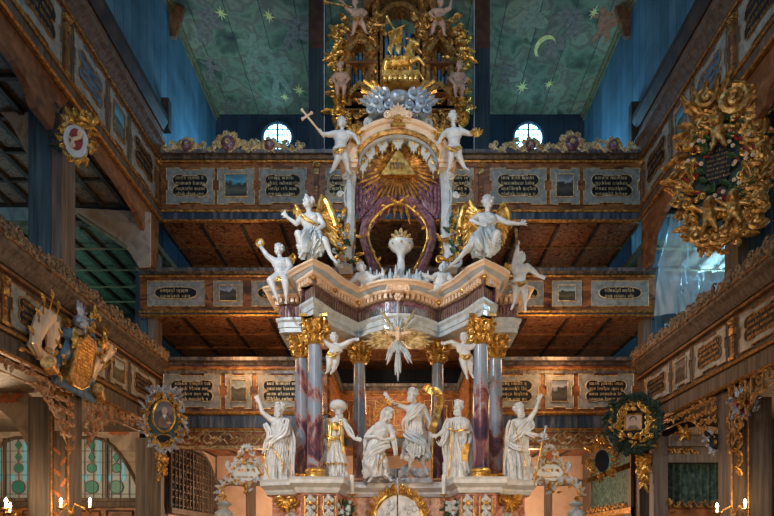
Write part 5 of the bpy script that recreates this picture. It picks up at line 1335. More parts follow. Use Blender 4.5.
putto('small white putto leaning on the cornice left of the vase', 364, 283, 12.55, 9, (363,274),(368,283),(358,276),(369,276),(361.5,268),
      ((354,281,-3),(351,284,-5),(349,285,-6)),((374,280,-4),(379,279,-6),(383,277,-7)),((374,288,-2),(378,291,-1),(381,292,-2)),None,.3,-.2,seed=15)
putto('small white putto leaning on the cornice right of the vase', 440, 283, 12.55, 9, (442,274),(440,283),(436,276),(448,276),(443,268),
      ((432,280,-4),(427,279,-6),(423,278,-7)),((451,281,-3),(449,285,-5),(446,286,-6)),None,((436,289,-2),(431,291,-1),(428,292,-2)),-.3,.2,seed=16)
putto('white putto clinging under the left end of the cornice, reaching to the star of rays', 335, 358, 12.1, 8.5, (337,345),(333,356),(332,347),(342,346),(334,338),
      ((328,345,-2),(324,341,-3),(321,338,-4)),((349,343,-3),(354,341,-4),(358,341,-5)),((330,364,-3),(328,371,-1),(326,374,-2)),((336,364,-2),(333,371,0),(331,374,-2)),.4,0,cloth=[(328,354,-4),(334,358,-7),(339,354,-5)],seed=17)
putto('white putto clinging under the right end of the cornice, reaching to the star of rays', 465, 358, 12.1, 8.5, (463,345),(466,358),(458,346),(468,347),(464,338),
      ((451,343,-3),(446,344,-4),(442,345,-5)),((472,348,-2),(475,344,-3),(477,341,-4)),((464,366,-2),(466,374,-1),(467,379,-2)),((470,365,-2),(471,373,0),(473,378,-2)),-.4,0,cloth=[(460,356,-4),(466,360,-7),(471,356,-5)],seed=18)
# organ cherubs and trumpeters
putto('gilded-brown cherub blowing a long trumpet on top of the organ, left side', 357, 31, 15.3, 6.5, (356,11),(358,20),(351,11),(362,11),(355,3),((346,9,-2),(342,4,-3),(339,2,-3)),((366,15,-2),(363,20,-4),(361,22,-5)),((355,28,-3),(353,35,-1),(351,38,-3)),((363,27,-3),(366,33,-1),(368,36,-3)),-.5,mat='flesh',hairm='flesh',cloth=[(352,21,-4),(358,24,-6),(364,20,-4)],seed=19,vox=.014)
putto('gilded-brown cherub raising an arm on top of the organ, right side', 439, 28, 15.3, 6.5, (440,9),(439,20),(434,11),(445,11),(441,3),((430,15,-2),(433,20,-4),(435,22,-5)),((450,10,-2),(451,4,-3),(452,0,-3)),((434,28,-3),(432,34,-1),(430,37,-3)),((443,28,-3),(444,35,-1),(446,38,-3)),.5,mat='flesh',hairm='flesh',cloth=[(434,21,-4),(439,24,-6),(445,20,-4)],seed=20,vox=.014)
mb = MB(); mb.tube([P(352,7,15.2),P(330,3,15.2),P(324,2,15.2)],[.015,.025,.06],8); tag(mb.build('trumpet','old_gold',origin=P(340,3,15.2)),'long gilt trumpet of the left organ cherub','trumpet')
for px, n, sx in ((341,'left',-1),(458,'right',1)):
    putto('flesh-coloured cherub seated in the gilded foliage at the %s edge of the organ' % n, px, 96, 15.3, 6.5, (px,73),(px,85),(px-5,75),(px+5,75),(px-sx*-1,66),((px-8,81,-3),(px-5,87,-5),(px-3,89,-6)),((px+8,81,-3),(px+5,87,-5),(px+3,89,-6)),((px-3,91,-6),(px-3,99,-5),(px-3,102,-7)),((px+4,91,-6),(px+3,99,-5),(px+3,102,-7)),-.4*sx,mat='flesh',hairm='flesh',seed=21+sx,vox=.014)
# --- lamb
lt = thing('lamb', 'golden lamb standing on the sealed book with one foreleg raised, above the arch', 'lamb', P(402,79,YL))
lp = lambda x, y, d=0: P(x,y,YL)+V((0,d,0))
mb = MB()
mb.capsule(lp(389,64),lp(407,62),.11,.12,12); mb.ball(lp(408,60),(.125,.12,.15),12,8); mb.ball(lp(388,64),(.125,.12,.13),12,8)
mb.capsule(lp(409,60),lp(411,46),.12,.085,12); mb.ball(lp(412,43),(.09,.08,.09),10,8); mb.capsule(lp(413,43),lp(418,44.5),.07,.045,10)
for d in (-.06,.06):
    mb.capsule(lp(410,41.5,d),lp(406.5,43,d*2),.03,.02,6)
    mb.capsule(lp(387,66,d),lp(385,71,d),.09,.05,10); mb.capsule(lp(385,71,d),lp(387,75,d),.045,.035,8); mb.capsule(lp(387,75,d),lp(386,79,d),.035,.035,8)
mb.capsule(lp(410,66,.06),lp(411,72,.06),.07,.04,10); mb.capsule(lp(411,72,.06),lp(411,79,.06),.04,.035,8)
mb.capsule(lp(411,64,-.06),lp(418,61,-.08),.07,.045,10); mb.capsule(lp(418,61,-.08),lp(422,65,-.08),.04,.035,8); mb.capsule(lp(422,65,-.08),lp(424,68,-.08),.035,.03,8)
mb.capsule(lp(386,62),lp(383,69),.045,.035,8)
mb.build('body', 'gold', lt, smooth=True, mods=remesh(.014,1))
mb = MB(); r_ = random.Random(6)
for k in range(90):
    x = r_.uniform(386,411); a = r_.uniform(0,2*PI); c = lp(x,64); mb.ball(c+V((0,math.cos(a)*.13,math.sin(a)*.14)),.024,6,4)
for k in range(40):
    q = r_.random(); a = r_.uniform(0,2*PI); c = lp(409+2*q,60-14*q); rr_ = .11-.03*q; mb.ball(c+V((math.sin(a)*rr_,math.cos(a)*rr_,0)),.02,6,4)
mb.build('fleece', 'gold', lt, smooth=True)
bn = thing('banner', 'small swallow-tailed golden flag on a slanting pole, behind the lamb', 'flag', P(402,60,YL+.1))
mb = MB(); mb.tube([P(387,17,YL+.2),P(405,48,YL+.2),P(424,80,YL+.2)],.02,6); mb.tube([P(388,33,YL+.15),P(405,25,YL+.15)],.016,6); mb.ball(P(387,17,YL+.2),.035,8,6); mb.build('pole','gold',bn)
mb = MB(); rows = []
for i in range(9):
    q = i/8; x0_, x1_ = 388+1.5*math.sin(q*3), 402+math.sin(q*4); ya, yb = 33+14*q, 27+16*q; n_ = 7
    rows.append([P(x0_+(x1_-x0_)*k/(n_-1), ya+(yb-ya)*k/(n_-1), YL+.12+.05*math.sin(k*1.4+q*3)) for k in range(n_)])
vv = [p for r in rows for p in r]; fc = [(i*7+k,i*7+k+1,i*7+k+8,i*7+k+7) for i in range(8) for k in range(6)]
vv2 = vv+[p+V((0,.02,0)) for p in vv]; nb = len(vv); fc2 = fc+[tuple(i+nb for i in reversed(f_)) for f_ in fc]
mb._add(vv2, fc2); mb.m = 0
for sx, px in ((0,391),(1,399)): mb.tube([P(px,46,YL+.12),P(px-1,50,YL+.12),P(px+.5,54,YL+.12)],[.07,.06,.02],6,.4)
mb.build('flag_cloth','gold',bn,smooth=True)
# ---------------------------------------------------------------- epitaphs, crests and other loose things
def wallM(s): return Matrix.Translation((s*XW,0,0)) @ Matrix.Rotation(PI/2 if s < 0 else -PI/2, 4, 'Z')
def frontM(px, py, Y, rz=0): return Matrix.Translation(P(px,py,Y)) @ Matrix.Rotation(rz,4,'Z')
def ring_orn(mb, cx, cz, rx, rz, n, seed, L=.2, y=0, leafy=.6, jit=.15, vr=.09):
    r = random.Random(seed)
    for k in range(n):
        a = 2*PI*k/n+r.uniform(-.05,.05); q = 1+r.uniform(-jit,jit); x, z = cx+rx*q*math.cos(a), cz+rz*q*math.sin(a)
        if r.random() < leafy: mb.leaf(x, z, a+r.choice((-1,1))*r.uniform(.5,1.6), L*r.uniform(.7,1.3), L*.5, y+r.uniform(-.08,0), r.uniform(-.5,.5))
        else: mb.volute(x, z, vr*r.uniform(.7,1.2), 1.5, a, r.choice((-1,1)), vr*.32, y+r.uniform(-.08,0))
def ell(cx, cz, rx, rz, n=28): return [(cx+rx*math.cos(2*PI*k/n), cz+rz*math.sin(2*PI*k/n)) for k in range(n)]
# big gilded cartouche on the right
Mx = frontM(717,170,11.0,-.5)
t = thing('carved_cartouche', 'huge gilded baroque cartouche with leafy scrolls hung on the right post', 'cartouche', P(717,170,11.0), -.5, None)
mb = MB(Mx); o = [(x,z) for x,z in ell(.05,-.1,.62,1.15)]; mb.prism(o, -.12, .12); mb.build('backboard', 'dark_green', t)
mb = MB(Mx); mb.prism(ell(.02,.0,.22,.38), -.2, -.1); mb.build('inscription_plate', 'black_lacquer', t)
mb = MB(Mx); mb.m = 0; mb.glyphs(-.14,.18,.22,.05,-.2,random.Random(1)); 
for k in range(6): mb.glyphs(-.16,.2,.14-.08*k,.045,-.2,random.Random(k))
mb.build('plate_lettering', 'dull_gold', t)
mb = MB(Mx); ring_orn(mb,.05,-.1,.6,1.2,90,3,.3,-.1,.6,.16,.11); ring_orn(mb,.05,-.1,.72,1.3,70,31,.24,-.05,.65,.1,.09)
for k in range(16): mb.scroll(.55+.12*math.sin(k), -1.1+.14*k, .62+.1*math.sin(k+1), -.92+.14*k, .09, .045, True, -.18, (-1)**k)
mb.build('gilded_scrollwork', 'old_gold', t, smooth=True)
mb = MB(Mx); ring_orn(mb,.03,-.05,.4,.85,60,32,.22,-.16,.6,.15,.07); mb.build('inner_scrollwork', 'gold', t, smooth=True)
mb = MB(Mx); r_ = random.Random(8)
# plumed crown of leaves at the top
for k in range(9): mb.leaf(-.05+.1*k-.25, 1.0+.03*k*(1 if k < 5 else -1), PI/2-(k-4)*.22, .5, .2, -.2, -.5)
mb.volute(.25,1.05,.26,1.8,PI/2,-1,.09,-.2); mb.volute(-.15,1.2,.17,1.6,PI/2,1,.06,-.25); mb.volute(.5,.7,.2,1.6,0,-1,.07,-.15)
for k in range(7): mb.volute(.62,.5-.27*k,.17,1.6,r_.uniform(0,6),-1,.06,-.12)
for k in range(5): mb.volute(.3-.16*k,-1.2-.06*(2-abs(k-2)),.17,1.6,r_.uniform(0,6),1 if k%2 else -1,.06,-.15)
mb.build('gilded_crown', 'old_gold', t, smooth=True)
mb = MB(Mx)
for k in range(110):
    a = r_.uniform(0,2*PI); q = r_.uniform(.22,.5); x, z = .03+q*1.1*math.cos(a), -.02+q*1.8*math.sin(a); mb.m = k%3
    if k%3 == 0: mb.leaf(x,z,r_.uniform(0,6.28),.2,.11,-.2,.3)
    elif k%3 == 1: mb.leaf(x,z,r_.uniform(0,6.28),.11,.06,-.24,.3)
    else: mb.flower(x,z,.04,-.24)
mb.build('painted_flowers', ['leaf_green','red_cloth','cream_paint'], t, smooth=True)
for cx_, cz_, lab in ((-.12,-.72,''),(.25,-.7,''),(.02,.72,'')):
    mb = MB(Mx); mb.ball((cx_,-.3,cz_),(.1,.1,.13),10,8); mb.ball((cx_,-.25,cz_-.2),(.13,.1,.16),10,8); mb.capsule((cx_-.1,-.27,cz_-.12),(cx_-.28,-.3,cz_+.02),.045,.035,8); mb.capsule((cx_+.1,-.27,cz_-.12),(cx_+.26,-.3,cz_-.2),.045,.035,8)
    mb.capsule((cx_-.05,-.27,cz_-.32),(cx_-.1,-.3,cz_-.5),.06,.04,8); mb.capsule((cx_+.05,-.27,cz_-.32),(cx_+.12,-.3,cz_-.48),.06,.04,8); mb.ball((cx_,-.4,cz_-.01),(.02,.03,.03),6,4)
    mb.build('carved_cherub', 'old_gold', t, smooth=True, mods=remesh(.014,1))
# left coat of arms with crown
Mx = frontM(75,140,11.0,.45)
t = thing('coat_of_arms', 'small coat of arms with a red lion field and gilded crown, upper left', 'coat of arms', P(75,140,11.0), .45)
mb = MB(Mx); mb.prism([(x,z*(1.15 if z < 0 else 1)) for x,z in ell(.02,-.05,.2,.27)], -.1, .05); mb.build('shield', 'white_paint', t)
mb = MB(Mx); mb.prism([(x,z) for x,z in ell(.02,-.05,.11,.19)], -.13, -.09); mb.build('red_field', 'red_cloth', t)
mb = MB(Mx); mb.scroll(.0,-.18,.06,.08,.05,.03,True,-.13); mb.build('heraldic_beast', 'cream_paint', t, smooth=True)
mb = MB(Mx); ring_orn(mb,.02,-.08,.25,.32,26,5,.16,-.04,.6,.1,.06); mb.build('gilded_mantling', 'gold', t, smooth=True)
mb = MB(Mx); 
for k in range(5): mb.leaf(.12+(k-2)*.08,.3,PI/2-(k-2)*.25,.24,.12,-.08,0)
mb.lathe([(.14,0),(.16,.04),(.13,.07)],(.12,-.08,.28),12); mb.flower(.16,.47,.07,-.1); mb.build('crown', 'gold', t, smooth=True)
mb = MB(Mx); mb.ball((-.15,-.06,.26),(.1,.09,.11),10,8); mb.capsule((-.15,-.1,.2),(-.2,-.12,.12),.06,.04,8); mb.build('helmet', 'old_gold', t, smooth=True)
mb = MB(Mx); 
for k in range(9): mb.leaf(-.22-.02*(k%3), -.3+.1*k, PI/2+.8+(k%2)*.7, .2, .09, -.02, .4)
mb.build('green_foliage', 'dark_green', t, smooth=True)
# military trophy on the left parapet
WL = wallM(-1)
t = thing('military_trophy', 'military trophy epitaph with gilded inscription tablet, banners and cannons, on the left parapet', 'epitaph', (-XW,11.3,4.5), PI/2)
def wl(px, py, out=.2): # to local (u, z) of the left wall
    y = (XW-out)*600/(400-px); return (y, 1.6+(545-py)*y/600)
tab = [wl(*q) for q in ((64,376),(68,385),(76,389),(83,386),(87,375),(91,352),(90,343),(86,339),(82,335),(78,339),(74,340),(71,344),(69,356))]
mb = MB(WL); mb.prism(tab, -.3, -.12); tb = mb.build('tablet', 'dull_gold', t)
mb = MB(WL); edge(mb, tab, .022, -.3); cu_, cz_ = sum(p[0] for p in tab)/len(tab), sum(p[1] for p in tab)/len(tab)
for k in range(11): mb.glyphs(cu_-.26+.012*k, cu_+.28+.012*k-.04, cz_-.34+.065*k, .05, -.3, random.Random(k), .012)
mb.build('gilded_lettering', 'gold', tb)
mb = MB(WL)
for k, (a, b_) in enumerate((((58,378),(98,400)),((60,366),(72,340)),((66,332),(78,338)),((88,345),(108,350)),((95,372),(86,392)))):
    (x0,z0),(x1,z1) = wl(*a), wl(*b_); mb.tube([(x0,-.12,z0),(.5*(x0+x1),-.2,.5*(z0+z1)),(x1,-.12,z1)], [.08,.12,.07], 8, .6)
mb.build('blue_drapery', 'blue_enamel', t, smooth=True)
def flagblob(pts, mat, name, rad):
    mb = MB(WL); n_ = len(pts)
    for off in (-.07,.0,.07):
        mb.tube([(wl(*p)[0]+off, -.15-.05*math.sin(i*1.3+off*30), wl(*p)[1]-off*.4) for i,p in enumerate(pts)], [rad*(.5+.6*math.sin(PI*(i+1)/(n_+1))) for i in range(n_)], 8, .8)
    return mb.build(name, mat, t, smooth=True)
flagblob([(52,313),(46,322),(40,335),(37,346),(44,355),(52,358)],'cream_paint','furled_banner',.09)
flagblob([(54,318),(57,330),(54,343),(52,352)],'cream_paint','furled_banner',.08)
flagblob([(113,346),(106,356),(98,368),(92,380)],'cream_paint','furled_banner',.08)
flagblob([(97,352),(101,345),(107,348)],'old_gold','drum',.1)
for a, b_ in (((32,333),(37,342)),((38,318),(41,330)),((43,303),(46,318)),((51,299),(51,315)),((57,310),(56,322)),((24,350),(40,357)),((112,352),(107,362)),((110,362),(102,372))):
    mb = MB(WL); (x0,z0),(x1,z1) = wl(*a), wl(*b_); mb.tube([(x1,-.15,z1),(x0,-.22,z0)], .014, 6); ang = math.atan2(z0-z1,x0-x1); mb.M = WL @ Matrix.Translation((0,-.22,0)); mb.leaf(x0,z0,ang,.16,.09); mb.M = WL; mb.build('spear', 'gold', t, smooth=True)
for a, b_ in (((38,362),(52,369)),((90,388),(100,397))):
    mb = MB(WL); (x0,z0),(x1,z1) = wl(*a), wl(*b_); d = V((x1-x0,0,z1-z0)); p0, p1 = V((x0,-.35,z0)), V((x1,-.2,z1))
    mb.tube([p0,p0+(p1-p0)*.12,p0+(p1-p0)*.2,p1],[.1,.115,.09,.11],14)
    mb.build('cannon', 'old_gold', t, smooth=True)
mb = MB(WL); (x,z) = wl(77,322); mb.ball((x,-.25,z),(.13,.12,.13),12,8); mb.ball((x-.05,-.33,z-.08),(.08,.08,.07),8,6)
for k in range(8): mb.leaf(x, z+.08, PI/2+(k-4)*.4-.7, .3, .1, -.25, -.4)
mb.build('plumed_helmet', 'silver', t, smooth=True)
mb = MB(WL); (x,z) = wl(96,330); ring_orn(mb,x,z,.26,.2,16,9,.2,-.2,.6,.2,.07); mb.build('gilded_ornament', 'gold', t, smooth=True)
mb = MB(WL); (x,z) = wl(72,352); mb.leaf(x,z,PI/2,.45,.2,-.24,0); mb.build('gilded_leaf', 'gold', t, smooth=True)
mb = MB(WL); (x,z) = wl(57,352); ring_orn(mb,x,z,.1,.3,12,4,.18,-.2,.5,.2,.05); mb.build('gilded_ornament', 'gold', t, smooth=True)
mb = MB(WL); (x,z)=wl(102,352); ring_orn(mb,x,z,.12,.25,10,14,.16,-.2,.5,.2,.06)
mb.build('gilded_ornament', 'gold', t, smooth=True)
mb = MB(WL); (x,z) = wl(86,322)
for k in range(12): mb.leaf(x+.03*k,z-.02*k,.3*k,.25,.12,-.22,.4)
mb.build('painted_mantling', 'blue_enamel', t, smooth=True)
# oval portrait, left
Mx = frontM(164.5,419,14.05,.2) @ Matrix.Scale(.86,4)
t = thing('portrait_epitaph', 'oval half-length portrait in a silver and gold carved wreath, at the lower left gallery corner', 'epitaph', P(164.5,419,14.05), .2)
mb = MB(Mx); mb.prism(ell(.0,-.08,.42,.66), -.06, .1); mb.build('backboard', 'dark_green', t)
mb = MB(Mx); mb.prism(ell(0,.06,.27,.42), -.1, -.05); pt = mb.build('canvas', 'portrait_dark', t)
mb = MB(Mx); q = -.103   # the painted sitter, flat on the canvas
mb.m = 0; mb.prism(ell(.02,.2,.075,.1), q-.004, q); mb.prism([(-.02,.12),(.06,.12),(.07,.05),(-.04,.05)], q-.003, q); mb.prism(ell(.13,-.12,.07,.03), q-.006, q)
mb.m = 1; mb.prism([(-.17,-.26),(-.12,.0),(-.03,.08),(.07,.08),(.16,.0),(.17,-.26)], q-.001, q+.01); mb.m = 2; mb.prism([(-.03,.08),(.02,-.02),(.07,.08)], q-.005, q)
mb.build('painted_sitter', ['flesh','dull_rose','white_paint'], pt)
mb = MB(Mx); edge(mb, ell(0,.06,.28,.43), .035, -.1); ring_orn(mb,0,-.05,.42,.64,56,12,.17,-.1,.55,.14,.055); mb.build('gilded_wreath', 'gold', t, smooth=True)
mb = MB(Mx); ring_orn(mb,0,-.05,.5,.76,90,13,.17,-.06,.6,.14,.055)
for k in range(7): mb.leaf((k-3)*.1,.68,PI/2-(k-3)*.3,.24,.13,-.1,0)
mb.build('silvered_foliage', 'silver', t, smooth=True)
mb = MB(Mx); mb.prism(ell(0,-.56,.22,.12), -.12, -.05); mb.m = 1; edge(mb, ell(0,-.56,.22,.12), .02, -.12); mb.build('small_plaque', ['black_lacquer','gold'], t)
cs = MB(frontM(163,462,14.2)) 
for k in range(5): cs.leaf(0,.3-.12*k,-PI/2+(k%2-.5)*.7,.3,.3-.04*k,-.05,0)
tag(cs.build('gilded_console','old_gold',origin=P(163,462,14.2),smooth=True),'small gilded leafy pendant below the silver oval portrait','bracket')
# wreathed portrait right
Mx = frontM(633,427,13.9,-.25) @ Matrix.Scale(.8,4)
t = thing('portrait_epitaph', 'small painted head in a square gilt frame inside a big dark green wreath, right corner', 'epitaph', P(633,427,13.9), -.25)
mb = MB(Mx); r_ = random.Random(2)
for k in range(260):
    a = r_.uniform(0,2*PI); q = r_.uniform(.82,1.12); mb.leaf(.68*q*math.cos(a), .08+.78*q*math.sin(a), a+PI/2+r_.uniform(-1,1), .22, .1, r_.uniform(-.2,-.08), .2)
mb.tube([(x,0,z) for x,z in ell(0,.08,.66,.76)], .13, 8, closed=True); mb.build('wreath', 'dark_green', t, smooth=True)
mb = MB(Mx); mb.prism(ell(0,.05,.5,.62), .0, .08); mb.build('backboard', 'dark_timber', t)
mb = MB(Mx); mb.box(-.22,.2,-.08,0,-.08,.33); cv = mb.build('canvas', 'plaster', t)
mb = MB(Mx); mb.m = 0; mb.prism(ell(-.01,.15,.08,.11),-.09,-.08); mb.m = 2; mb.prism(ell(-.01,.21,.1,.1),-.084,-.08); mb.m = 1; mb.prism([(-.17,-.07),(-.1,.03),(.08,.03),(.15,-.07)],-.084,-.08); mb.build('painted_face', ['flesh','dull_rose','timber'], cv)
mb = MB(Mx); edge(mb, [(-.24,-.1),(.22,-.1),(.22,.35),(-.24,.35)], .035, -.08); ring_orn(mb,0,.12,.42,.44,40,21,.22,-.1,.55,.14,.08); ring_orn(mb,0,.1,.56,.58,30,22,.2,-.12,.6,.1,.07)
for sx in (-1,1):
    for k in range(4): mb.volute(sx*.38,.4-.17*k,.09,1.5,0,sx,.03,-.1)
mb.build('gilded_carving', 'gold', t, smooth=True)
mb = MB(Mx); mb.box(-.25,.25,-.12,-.02,-.35,-.15); mb.ball((0,-.1,-.28),(.1,.08,.09),10,6); mb.build('dark_niche', 'black_lacquer', t)
mb = MB(Mx)
for k in range(6): mb.leaf((k-2.5)*.16,-.55,(0 if k > 2 else PI)+(-.3 if k>2 else .3),.3,.14,-.1,.3)
mb.box(-.55,.5,-.15,.05,-.62,-.55); mb.build('gilded_ledge', 'old_gold', t, smooth=False)
cs = MB(frontM(643,458,14.1))
for k in range(8): cs.leaf(.0,.1-.1*k,-PI/2+(k%2-.5)*.9,.26,.34-.035*k,-.05,0)
for k in range(4): cs.volute((-1)**k*.1,-.1*k,.09,1.5,0,(-1)**k,.03)
tag(cs.build('gilded_console','gold',origin=P(643,458,14.1),smooth=True),'gilded openwork pendant under the green wreath','bracket')
br = MB(); br.loft([[P(655,430,14.2),P(661,432,14.2),P(661,432,14.3),P(655,430,14.3)],[P(648,462,14.2),P(655,462,14.2),P(655,462,14.3),P(648,462,14.3)]])
tag(br.build('orange_brace','rust_paint',origin=P(654,446,14.2)),'orange painted brace just right of the green wreath','beam')
# small cartouche left of it
Mx = frontM(601,460,15.1,-.3) @ Matrix.Scale(1.15,4)
t = thing('carved_cartouche', 'small tilted gilded cartouche with a dark oval mirror, left of the gilded pendant', 'cartouche', P(604,463,15.1), -.3)
mb = MB(Mx); mb.prism(ell(.02,-.03,.15,.24), -.08,.03); mb.build('dark_oval', 'black_lacquer', t)
mb = MB(Mx); ring_orn(mb,.02,-.0,.24,.32,26,7,.2,-.06,.6,.1,.07); mb.build('gilded_frame', 'gold', t, smooth=True)
bm_ = MB(); bm_.loft([[P(583,480,15.3),P(583,485,15.3),P(583,485,15.5),P(583,480,15.5)],[P(630,462,15.3),P(630,468,15.3),P(630,468,15.5),P(630,462,15.5)]])
tag(bm_.build('slanting_ledge','dull_gold',origin=P(606,474,15.4)),'slanting gilded ledge carrying the small oval cartouche at right','shelf')
# small crest right post
Mx = frontM(741,404,10.95)
t = thing('coat_of_arms', 'small silver, red and gold crest on the right post, under the side parapet', 'coat of arms', P(741,404,10.95))
mb = MB(Mx); mb.prism(ell(0,-.03,.12,.15),-.06,.1); mb.build('shield','red_cloth',t)
mb = MB(Mx); ring_orn(mb,0,0,.18,.2,26,17,.14,-.05,.6,.15,.05); mb.build('silver_mantling','silver',t,smooth=True)
mb = MB(Mx); ring_orn(mb,0,.02,.1,.12,14,18,.1,-.1,.6,.15,.04); mb.build('gilded_ornament','gold',t,smooth=True)
Mx = frontM(716,442,11.9)
t = thing('coat_of_arms', 'black and silver carved crest with a red plume, hanging left of the right post', 'coat of arms', P(716,442,11.9))
mb = MB(Mx); mb.ball((-.05,-.05,0),(.16,.1,.16),12,8); mb.capsule((-.15,-.1,.05),(-.26,-.12,.16),.05,.04,8); mb.capsule((.0,-.1,-.1),(.12,-.12,-.22),.06,.04,8); mb.build('black_shield','black_lacquer',t,smooth=True)
mb = MB(Mx); ring_orn(mb,-.05,-.02,.18,.18,22,19,.15,-.08,.6,.15,.05); mb.build('silver_mantling','silver',t,smooth=True)
mb = MB(Mx); 
for k in range(5): mb.leaf(.1+.02*k,.12,PI/2+(k-2)*.2,.26,.08,-.05,.1)
mb.build('red_plume','red_cloth',t,smooth=True)
mb = MB(Mx); ring_orn(mb,.17,-.02,.09,.2,20,20,.15,-.08,.6,.15,.05); mb.build('gilded_mantling','gold',t,smooth=True)
# ---------------------------------------------------------------- left lower window wall
YW = 15.9
wx = lambda px: X(px,YW); wz = lambda py: Z(py,YW)
def archy(px):  # upper edge of the arched window pair
    u = abs(px-56)/82; return 438+ (0 if u < .45 else 48*(((u-.45)/.55)**2.1))
def wallabove(x0, x1, zt):
    mb = MB(); n_ = 40; a = [(wx(x0+(x1-x0)*k/n_), wz(archy(x0+(x1-x0)*k/n_))) for k in range(n_+1)]
    for k in range(n_): mb.prism([a[k],a[k+1],(a[k+1][0],zt),(a[k][0],zt)], YW, YW+.15)
    return mb
mb = wallabove(-26,138.5,4.62); mb.box(-11.5,wx(-26),YW,YW+.15,0,4.62); mb.box(wx(-26),wx(138.5),YW,YW+.15,0,wz(500)); mb.box(wx(138.5),-6.9,YW,YW+.15,0,4.62)
struct(mb.build('wall_aisle_left','cream_plaster'))
for n, a, b_ in ((3,58,138),(4,-25,54)):
    mb = MB(); w = .035
    edgep = [(a,500)]+[(a+(b_-a)*k/16,archy(a+(b_-a)*k/16)) for k in range(17)]+[(b_,500)]
    edge(mb, [(wx(x),wz(y)) for x,y in edgep], .045, YW-.02)
    mx_ = wx((a+b_)/2+ (9 if n == 3 else -9)); zt_ = wz(archy((a+b_)/2))
    mb.box(mx_-.035,mx_+.035,YW-.06,YW,wz(500),zt_); mb.box(wx(a),wx(b_),YW-.08,YW+.02,wz(501.5),wz(498))
    fo = struct(mb.build('window_%d' % n,'timber'))
    mb = MB(); n_ = 16
    for k in range(n_):
        x0, x1 = a+(b_-a)*k/n_, a+(b_-a)*(k+1)/n_; mb.prism([(wx(x0),wz(500)),(wx(x1),wz(500)),(wx(x1),wz(archy(x1))),(wx(x0),wz(archy(x0)))],YW+.03,YW+.04)
    mb.build('window_glass','clear_pane',fo)
    gr_, bl_, ld = MB(), MB(), MB()
    cols = [a+ (b_-a)*q for q in ((.16,.42,.73) if n == 3 else (.22,.55,.82))]
    for i, x in enumerate(cols):
        for y, r in ((468,4.6),(487,6.6)):
            if y > archy(x)+4: gr_.prism(ell(wx(x),wz(y),r*.0265,r*.0265,20),YW+.0,YW+.03); edge(ld,ell(wx(x),wz(y),r*.0265,r*.0265,16),.012,YW)
        for y in (445,457):
            if y > archy(x)+5: gr_.prism([(wx(x-3.2),wz(y)),(wx(x),wz(y+5.5)),(wx(x+3.2),wz(y)),(wx(x),wz(y-5.5))],YW,YW+.03); edge(ld,[(wx(x-3.2),wz(y)),(wx(x),wz(y+5.5)),(wx(x+3.2),wz(y)),(wx(x),wz(y-5.5))],.009,YW)
        for dx in (-7,7):
            bl_.prism([(wx(x+dx-1.8),wz(481)),(wx(x+dx+1.8),wz(481)),(wx(x+dx+3),wz(474)),(wx(x+dx-3),wz(474))],YW+.01,YW+.03)
        bl_.box(wx(x+5),wx(x+8),YW+.015,YW+.032,wz(476),wz(max(archy(x+6)+1,440)))
    for y in (451,462,475,494): ld.box(wx(a),wx(b_),YW-.01,YW+.01,wz(y)-.008,wz(y)+.008) if archy(a) < y else ld.box(wx(a+14),wx(b_),YW-.01,YW+.01,wz(y)-.008,wz(y)+.008)
    for k in range(1,9):
        x = a+(b_-a)*k/9; ld.box(wx(x)-.008,wx(x)+.008,YW-.01,YW+.01,wz(500),wz(archy(x)+.5))
    gr_.build('green_pane','green_pane',fo); bl_.build('blue_pane','blue_pane',fo); ld.build('window_leading','grey_timber',fo)
mb = MB(); mb.box(-11.5,-6.9,YW-.12,YW,wz(507),wz(502)); tr = struct(mb.build('trim_40','timber'))
mb = MB(); mb.box(-11.5,-6.9,YW-.06,YW,1.4,wz(508)); mb.m = 1
for a in (-20,25,75,108): edge(mb, [(wx(a),1.5),(wx(a+26),1.5),(wx(a+26),wz(511)),(wx(a),wz(511))], .03, YW-.06)
struct(mb.build('wall_aisle_dado','brown_marbling' if 0 else ['brown_marbling','dark_timber']))
def cherub_paint(px, py, Y, sc, name, lab):
    mb = MB(); m_ = lambda x,y: (X(px+x*sc,Y), Z(py+y*sc,Y))
    mb.prism([m_(x,y) for x,y in ell(0,0,5,6,16)],Y-.012,Y)
    for sx in (-1,1): mb.prism([m_(sx*3,2),m_(sx*8,-5),m_(sx*16,-6),m_(sx*20,-2),m_(sx*12,1),m_(sx*14,4),m_(sx*5,6)],Y-.01,Y)
    tag(mb.build(name,'rust_paint',origin=P(px,py,Y)),lab,'painting')
cherub_paint(119,431,YW,.75,'painted_cherub','rust-red winged cherub head painted above the right leaded window, lower left aisle')
sp_b = MB(); sp_b.prism([(X(a,11.8),Z(b_,11.8)) for a,b_ in ((-40,372),(30,394),(30,452),(22,436),(12,420),(0,410),(-40,398))],11.8,11.86)
tag(sp_b.build('spandrel_board','cream_plaster',origin=P(10,400,11.8)),'cream curved spandrel board under the lower gallery at the left edge','panel')
cherub_paint(6,384+14,11.79,.9,'painted_cherub','rust-red winged cherub painted on the cream spandrel at the left edge')
